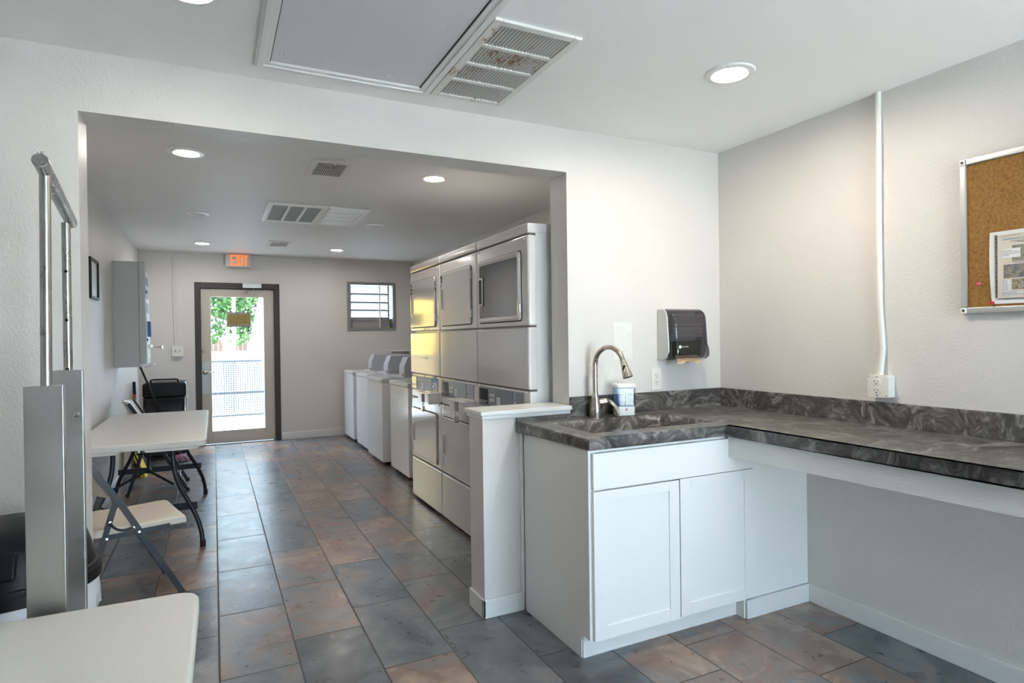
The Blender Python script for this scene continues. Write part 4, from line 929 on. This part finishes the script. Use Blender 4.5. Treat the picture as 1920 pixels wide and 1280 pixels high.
# ------------------------------------------------------------------ folding tables and chairs
def table(label, L, W, loc, rz, z=.742, notch=True):
    t = thing('folding_table', label, 'folding table', loc, rz, 'white plastic folding tables')   # local: x along W, y along L
    b = MB(); b.prism(rrect(-W/2, -L/2, W/2, L/2, .05, 7), z-.046, z, 'z', .009, 3); tp = b.build('top', 'plastic', t)
    for s in (-1, 1):
        yy = s*(L/2-.012)
        for xa, xb in ((-W/2+.04, -.10), (.02, W/2-.04)):
            MB().prism([(xa, z-.045), (xb, z-.045), (xb-.02, z-.06), (xa+.02, z-.06)], yy-.008, yy+.008, 'y', .002).build('skirt', 'plastic', tp)
    MB().prism(rrect(-W/2+.012, -L/2+.012, W/2-.012, L/2-.012, .042, 7), z-.001, z+.0008, 'z').build('surface', 'plastic', tp)
    for s in (-1, 1):
        yl = s*(L/2-.26)
        for sx in (-1, 1):
            pts = bez([(sx*.17, yl-s*.02, z-.047), (sx*.17, yl, z-.22), (sx*.16, yl+s*.01, .36), (sx*.335, yl+s*.06, .30), (sx*.345, yl+s*.09, .02)], 14)
            l = MB().tube(pts, .0145, 12).build('leg', 'charcoal', t)
            MB().tube([Vector(pts[-1])+Vector((0, 0, .022)), (pts[-1][0], pts[-1][1], 0.0)], .0175, 12).build('foot', 'rub', l)
        MB().strip([(-.315, yl+s*.045, .27), (.315, yl+s*.045, .27)], .012, .045, (0, 1, 0)).build('crossbar', 'charcoal', t)
        b = MB(); hub = (0, yl-s*.30, z-.27)
        b.tube([(0, yl-s*.55, z-.05), hub], .009, 8); b.tube([hub, (-.17, yl, .42)], .009, 8); b.tube([hub, (.17, yl, .42)], .009, 8); b.lathe([(.022, -.012), (.022, .012)], hub, 14, Matrix.Rotation(PI/2, 3, 'X'))
        b.build('brace', 'charcoal', t)
        MB().tube([(-.17, yl-s*.02, z-.06), (.17, yl-s*.02, z-.06)], .012, 10).build('leg_axle', 'charcoal', t)
    return t
table('white folding table along the left laundry wall, chairs at both ends', 1.91, .758, (-.426, 5.378, 0), 0.0)
table('white folding table in the near left corner, in front of the steel rack', 1.84, .76, (-.965, 1.378, 0), PI/2+math.radians(-0.8), z=.742)
def chair(label, loc, rz):
    t = thing('folding_chair', label, 'folding chair', loc, rz, 'white plastic folding chairs'); w = .225
    # moulded seat: gentle dish, waterfall front
    vs = []; fs = []; us = [-.222, -.205, -.16, -.08, 0, .08, .14, .18, .196, .202]; zt = [.430, .440, .446, .443, .441, .443, .446, .444, .436, .424]; vv = [-1, -.97, -.9, -.6, 0, .6, .9, .97, 1]
    def zz(i, v): return zt[i] - (.012 if abs(v) == 1 else .004 if abs(v) > .95 else 0) - .004*(1-v*v)
    for i, u in enumerate(us):
        for v in vv: vs.append((u, v*(w-.012*(i in (0, 9))), zz(i, v)))
    n = len(vv)
    for i in range(len(us)-1):
        for j in range(n-1): fs.append((i*n+j, i*n+j+1, (i+1)*n+j+1, (i+1)*n+j))
    base = len(vs)
    for i, u in enumerate(us):
        for v in vv: vs.append((u, v*(w-.012*(i in (0, 9))), .404))
    for i in range(len(us)-1):
        for j in range(n-1): fs.append((base+i*n+j+1, base+i*n+j, base+(i+1)*n+j, base+(i+1)*n+j+1))
    for i in range(len(us)-1):
        for j in (0, n-1): fs.append((i*n+j, (i+1)*n+j, base+(i+1)*n+j, base+i*n+j))
    for j in range(n-1):
        for i in (0, len(us)-1): fs.append((i*n+j, i*n+j+1, base+i*n+j+1, base+i*n+j))
    MB().add(vs, fs).build('seat', 'chairp', t)
    # curved backrest between the long tubes
    vs = []; fs = []; m = 13; lev = [(.585, .80), (.60, .93), (.63, 1), (.70, 1), (.78, 1), (.82, .97), (.838, .88), (.842, .78)]
    for z, ww in lev:
        u0 = -.272+(.84-z)*.545
        for i in range(m):
            s = -1+2*i/(m-1); vs.append((u0-.045*(1-s*s)+.002, s*(w-.014)*ww, z))
    k = len(vs)
    for z, ww in lev:
        u0 = -.272+(.84-z)*.545
        for i in range(m):
            s = -1+2*i/(m-1); vs.append((u0-.045*(1-s*s)-.018, s*(w-.014)*ww, z))
    L_ = len(lev)
    for a in range(L_-1):
        for i in range(m-1): fs += [(a*m+i, a*m+i+1, (a+1)*m+i+1, (a+1)*m+i), (k+a*m+i+1, k+a*m+i, k+(a+1)*m+i, k+(a+1)*m+i+1)]
        for i in (0, m-1): fs.append((a*m+i, (a+1)*m+i, k+(a+1)*m+i, k+a*m+i))
    for i in range(m-1):
        for a in (0, L_-1): fs.append((a*m+i, a*m+i+1, k+a*m+i+1, k+a*m+i))
    MB().add(vs, fs).build('backrest', 'chairp', t)
    for s in (-1, 1):
        y = s*(w+.012)
        l = MB().strip([(-.268, y, .832), (-.10, y, .553), (.184, y, .012)], .020, .030, (0, 1, 0)).build('leg', 'charcoal', t)
        MB().box(.168, y-.013, 0, .204, y+.013, .028, .004).build('foot', 'rub', l)
        y2 = s*(w-.006)
        l = MB().strip([(-.120, y2, .575), (-.204, y2, .285), (-.284, y2, .012)], .018, .026, (0, 1, 0)).build('leg', 'charcoal', t)
        MB().box(-.302, y2-.012, 0, -.270, y2+.012, .026, .004).build('foot', 'rub', l)
        MB().strip([(-.17, y2, .398), (.12, y2, .402)], .016, .026, (0, 1, 0)).build('seat_rail', 'charcoal', t)
        MB().tube(bez([(-.150, y+s*.014, .475), (-.135, y+s*.016, .44), (-.105, y+s*.016, .415), (-.05, y+s*.014, .43)], 8), .006, 8).build('folding_link', 'charcoal', t)
        b = MB()
        for u, z in ((-.150, .478), (-.05, .432), (-.025, .405), (-.165, .398)): b.lathe([(.007, 0), (.006, .003)], (u, y+s*.011, z), 10, Matrix.Rotation(-s*PI/2, 3, 'X'))
        b.build('rivets', 'chrome', t)
    MB().tube([(-.25, -w, .12), (-.25, w, .12)], .008, 8).build('stretcher', 'charcoal', t)
    MB().tube([(.125, -w, .118), (.125, w, .118)], .008, 8).build('stretcher', 'charcoal', t)
    return t
chair('white folding chair at the near end of the laundry table, turned sideways', (-.392, 3.885, 0), math.radians(14.8))
chair('white folding chair at the far end of the laundry table, beside the black bin', (-.425, 6.60, 0), math.radians(2))
# ------------------------------------------------------------------ trash can and steel rack by the partition
tx, ty = -.600, 2.485
t = thing('trash_can', 'round trash can with black domed lid and white liner behind the near table', 'trash can', (tx, ty, 0))
MB().lathe([(.185, 0), (.19, .01), (.215, .52), (.228, .60), (.222, .605)], n=40).build('can', 'canbody', t)
vs = []; fs = []; n = 56; lv_ = [(.236, .608), (.238, .58), (.240, .54), (.238, .50), (.236, .465)]
for k, (r_, z) in enumerate(lv_):
    for j in range(n):
        a = 2*PI*j/n; q = r_+.004*math.sin(j*2.3+k*.9)*(k/2); vs.append((q*math.cos(a), q*math.sin(a), z+(.012*math.sin(j*1.1) if k == 4 else 0)))
for k in range(len(lv_)-1):
    for j in range(n): fs.append((k*n+j, k*n+(j+1) % n, (k+1)*n+(j+1) % n, (k+1)*n+j))
MB().add(vs, fs).build('liner', 'liner', t, label='white plastic liner folded over the rim')
MB().lathe([(.236, .585), (.247, .590), (.248, .625), (.242, .632), (.240, .640), (.230, .642), (.226, .66), (.218, .70), (.203, .745), (.175, .778), (.12, .797), (.05, .803), (.001, .804)], n=48, cap=False).build('lid', 'black', t)
b = MB(); b.obox((-.03, -.205, .71), (.19, .02, .085), Matrix.Rotation(math.radians(-22), 3, 'X'), .01, 3); b.build('flap', 'black', t)
t = thing('steel_rack', 'brushed steel frame of two posts and tubes with a top bar behind the near table', 'steel rack', (-.39, 2.07, 0)); O_ = (-.39, 2.07, 0)
for nm, x0, x1, y, zt_ in (('post', -.404, -.326, 1.792, 1.271), ('post', -.4355, -.360, 2.250, 1.291)):
    p = MB(O_).box(x0, y, .006, x1, y+.026, zt_, .003).build(nm, 'steel', t)
    if y > 2: MB(O_).lathe([(.008, 0), (.008, .006), (.004, .009)], ((x1-.016), y, 1.155), 12, Matrix.Rotation(PI/2, 3, 'X')).build('bolt', 'chrome', p)
MB(O_).tube([(-.361, 1.805, 1.26), (-.357, 1.805, 1.775)], .0118, 16).build('upright', 'tube', t)
u2 = MB(O_).tube([(-.398, 2.263, 1.28), (-.398, 2.263, 1.738)], .0118, 16).build('upright', 'tube', t)
for z in (1.590, 1.442, 1.294): MB(O_).lathe([(.0048, 0), (.0048, .0015)], (-.398, 2.2525, z), 10, Matrix.Rotation(PI/2, 3, 'X')).build('pin_hole', 'ink', u2, False)
MB(O_).tube([(-.352, 1.735, 1.793), (-.3925, 2.315, 1.7475)], .0165, 20).build('top_bar', 'tube', t)
b = MB(O_); b.tube([(-.350, 1.750, 1.805), (-.350, 1.750, 1.818)], .003, 8); b.tube([(-.358, 1.752, 1.805), (-.358, 1.752, 1.816)], .003, 8); b.build('stub_pins', 'tube', t)
b = MB(O_); b.box(-.425, 1.78, 0.0, -.305, 1.83, .006); b.box(-.4355, 2.15, 0, -.34, 2.276, .006); b.box(-.41, 1.83, 0, -.37, 2.15, .006); b.build('base_plate', 'steel', t)
# ------------------------------------------------------------------ outdoors
struct('ground', MB().box(-40, YB+.15, -.30, 40, 70, -.06), 'asphalt')
struct('ground_bounce', MB().box(-40, -40, -.30, 40, YF-.12, -.06).box(-40, YF-.12, -.30, XF-.12, YB+.15, -.06), 'bounce_ground')  # unseen ground, made paler to throw sunlight up onto the front ceiling
struct('curb_1', MB().box(-3, 10.62, -.06, 4, 10.9, .05, .01), 'asphalt')
t = thing('railing', 'galvanised railing with fine wire mesh outside the glass door', 'railing', (.3, 10.5, -.06)); O_ = (.3, 10.5, -.06)
ry = 10.5
for nm, z, r_ in (('top_rail', 1.07, .022), ('middle_rail', .57, .016), ('bottom_rail', .215, .016)): MB(O_).tube([(-2.4, ry, z), (3.2, ry, z)], r_, 12).build(nm, 'galv', t)
for x in (-2.4, -.9, .74, 2.3, 3.2): MB(O_).box(x-.02, ry-.02, -.06, x+.02, ry+.02, 1.09, .003).build('post', 'galv', t)
b = MB(O_); x = -2.38
while x < 3.18: b.box(x, ry-.022, .215, x+.011, ry-.018, 1.07); x += .034
z = .24
while z < 1.05: b.box(-2.38, ry-.022, z, 3.18, ry-.018, z+.011); z += .034
b.build('wire_mesh', 'meshwhite', t, False)
tag(MB((.39, 13.5, -.06)).tube([(.375, 13.5, -.06), (.385, 13.5, 4.9)], .035, 12).build('pole', 'meshwhite'), 'slim white pole standing beyond the railing', 'pole').location = (.39, 13.5, -.06)
o = MB((-.4, 14.2, -.06)).box(-1.8, 14.1, -.06, .175, 14.35, 1.165, .01).build('low_wall', 'banner'); o.location = (-.4, 14.2, -.06); tag(o, 'low white wall beyond the railing, left of the slatted gate', 'wall')
o = MB((1.5, 14.2, -.06)).box(.39, 14.1, -.06, 3.2, 14.35, 1.165, .01).build('low_wall', 'banner'); o.location = (1.5, 14.2, -.06); tag(o, 'low white wall beyond the railing, right of the slatted gate', 'wall')
t = thing('slatted_gate', 'small grey slatted gate between the low white walls', 'gate', (.28, 14.2, -.06)); O_ = (.28, 14.2, -.06)
for i in range(4): MB(O_).box(.185+i*.05, 14.18, -.04, .225+i*.05, 14.21, 1.16, .003).build('slat', 'winframe', t)
MB(O_).box(.18, 14.21, .9, .385, 14.24, .97, .003).build('rail', 'winframe', t)
t = thing('wooden_fence', 'brown wooden fence far behind the tree', 'fence', (0, 30, -.06)); O_ = (0, 30, -.06)
x = -6.0
while x < 9: MB(O_).box(x, 30+random.uniform(-.01, .01), -.06, x+.19, 30.03, 1.5+random.uniform(-.02, .02), .004).build('board', 'fence', t); x += .2
# car
cx_, cy_ = 2.55, 22.0
t = thing('car', 'pale silver parked car beyond the railing, half hidden by the banner', 'car', (cx_, cy_, -.06)); O_ = (cx_, cy_, -.06)
sidep = [(.58, .30), (.56, .62), (.66, .88), (1.0, 1.0), (1.45, 1.34), (1.9, 1.42), (3.2, 1.42), (3.9, 1.02), (4.5, .95), (4.6, .6), (4.55, .30)]
MB(O_).prism(sidep, 21.2, 22.8, 'y', .06, 3).build('body', 'carpaint', t)
MB(O_).prism([(1.12, 1.02), (1.5, 1.32), (2.1, 1.36), (2.1, 1.02)], 21.192, 21.199, 'y').build('window', 'carglass', t); MB(O_).prism([(2.18, 1.02), (2.18, 1.36), (3.15, 1.36), (3.7, 1.02)], 21.192, 21.199, 'y').build('window', 'carglass', t)
for x in (1.3, 3.8):
    for y in (21.2, 22.62): MB(O_).lathe([(.31, -.0), (.31, .18)], (x, y+.18, .25), 24, Matrix.Rotation(PI/2, 3, 'X')).build('wheel', 'rub', t)
# tree
t = thing('tree', 'leafy green tree with a forked pale trunk beyond the railing', 'tree', (.42, 20, -.06)); O_ = (.42, 20, -.06)
b = MB(O_); b.tube([(.45, 20, -.06), (.43, 20, .6), (.42, 20, 1.15)], [.16, .12, .10], 12)
b.tube(bez([(.40, 20, 1.1), (.25, 20, 1.5), (.1, 20.1, 2.0), (-.3, 20.2, 2.9)], 8), [.09, .085, .08, .075, .07, .06, .05, .045, .03], 10)
b.tube(bez([(.45, 20, 1.1), (.52, 20, 1.5), (.6, 19.9, 2.2), (1.1, 19.8, 3.0)], 8), [.09, .085, .08, .07, .06, .06, .05, .04, .03], 10); b.build('trunk', 'bark', t)
rng = random.Random(3); vs = []; fs = []
clumps = [(rng.uniform(-2.8, 3.2), rng.uniform(19, 21.5), rng.uniform(1.9, 4.4), rng.uniform(.4, .8)) for _ in range(90)]+[(-.5, 19.6, 1.75, .4), (0.0, 19.7, 1.62, .28), (.75, 19.7, 1.75, .32), (1.15, 19.6, 1.8, .4), (-1.3, 19.5, 1.8, .5), (.3, 19.5, 2.3, .4)]
for (x, y, z, r_) in clumps:
    for _ in range(int(150*r_/.5)):
        d_ = Vector((rng.gauss(0, 1), rng.gauss(0, 1), rng.gauss(0, 1))).normalized()*r_*rng.uniform(.55, 1.05); p = Vector((x, y, z))+d_*1.0
        a = Vector((rng.gauss(0, 1), rng.gauss(0, 1), rng.gauss(0, 1))).normalized(); c2 = a.orthogonal().normalized(); s = rng.uniform(.06, .12); k = len(vs)
        vs += [p-a*s, p+c2*s*.5, p+a*s, p-c2*s*.5]; fs.append((k, k+1, k+2, k+3))
MB(O_).add(vs, fs).build('foliage', 'leaf', t, False)
def banner(x0, y, pts, m, label, edge=None):
    t = thing('feather_banner', label, 'banner', (x0, y, -.06)); O_ = (x0, y, -.06)
    MB(O_).prism(pts, y, y+.012, 'y').build('cloth', m, t, False)
    xm = max(p[0] for p in pts); MB(O_).tube([(xm+.03, y+.006, -.06), (xm+.03, y+.006, 2.9)], .018, 10).build('pole', edge or 'banyel', t)
banner(.9, 11.0, [(.42, .35), (.50, 1.2), (.60, 1.65), (.68, 2.05), (.76, 2.35), (.775, 2.6), (.775, .35)], 'banner', 'tall white tapering banner with a yellow pole outside the glass door')
banner(-.9, 11.8, [(-1.5, .3), (-1.5, 1.5), (-1.2, 2.2), (-.75, 2.45), (-.35, 2.45), (-.35, .3)], 'banyel', 'tall yellow banner added outside out of view, for its reflection in the dryer doors')  # out of direct view, added to give the dryers a yellow reflection
# ------------------------------------------------------------------ light and camera
W = bpy.data.worlds.new('sky'); SC.world = W; W.use_nodes = True; nt = W.node_tree
bg = nt.nodes['Background']; bg.inputs['Color'].default_value = (0.63, 0.81, 1.0, 1); bg.inputs['Strength'].default_value = 7.0
s = bpy.data.lights.new('sun', 'SUN'); s.energy = 17; s.angle = math.radians(0.6); s.color = (1, .97, .92)
so = bpy.data.objects.new('sun', s); COL.objects.link(so); so.rotation_euler = Vector((-.62, .06, -.78)).to_track_quat('-Z', 'Y').to_euler()
def portal(name, c, sx, sz, facing):
    l = bpy.data.lights.new(name, 'AREA'); l.shape = 'RECTANGLE'; l.size = sx; l.size_y = sz; l.cycles.is_portal = True
    o = bpy.data.objects.new(name, l); COL.objects.link(o); o.location = c; o.rotation_euler = Vector(facing).to_track_quat('-Z', 'Y').to_euler()
portal('portal_rear', ((WX0+WX1)/2, YF-.13, (WZ0+WZ1)/2), WX1-WX0, WZ1-WZ0, (0, 1, 0))
portal('portal_door', ((gx0+gx1)/2, YB+.16, (gz0+gz1)/2), gx1-gx0, gz1-gz0, (0, -1, 0))
cam = bpy.data.cameras.new('camera'); co = bpy.data.objects.new('camera', cam); COL.objects.link(co)
f, yaw, pit, rol = 1141.5, 0.456203, -0.005419, 0.0128816
cy_, sy_, cp_, sp_, cr_, sr_ = math.cos(yaw), math.sin(yaw), math.cos(pit), math.sin(pit), math.cos(rol), math.sin(rol)
fw_ = Vector((sy_*cp_, cy_*cp_, sp_)); rt = Vector((cy_, -sy_, 0)); dn = -rt.cross(fw_)
r2 = cr_*rt+sr_*dn; d2 = -sr_*rt+cr_*dn
mx = Matrix(((r2.x, -d2.x, -fw_.x, 0), (r2.y, -d2.y, -fw_.y, 0), (r2.z, -d2.z, -fw_.z, 1.37), (0, 0, 0, 1)))
co.matrix_world = mx
cam.sensor_width = 36; cam.lens = f/1920*36; cam.clip_start = .02; cam.clip_end = 300
SC.camera = co
SC.view_settings.view_transform = 'Standard'; SC.view_settings.look = 'None'; SC.view_settings.gamma = 1; SC.view_settings.use_curve_mapping = False
SC.view_settings.exposure = 1.5
try:
    SC.cycles.use_denoising = True; SC.cycles.max_bounces = 10; SC.cycles.diffuse_bounces = 6; SC.cycles.glossy_bounces = 4; SC.cycles.transparent_max_bounces = 12
    SC.cycles.sample_clamp_indirect = 8; SC.cycles.caustics_reflective = False; SC.cycles.caustics_refractive = False
except Exception: pass
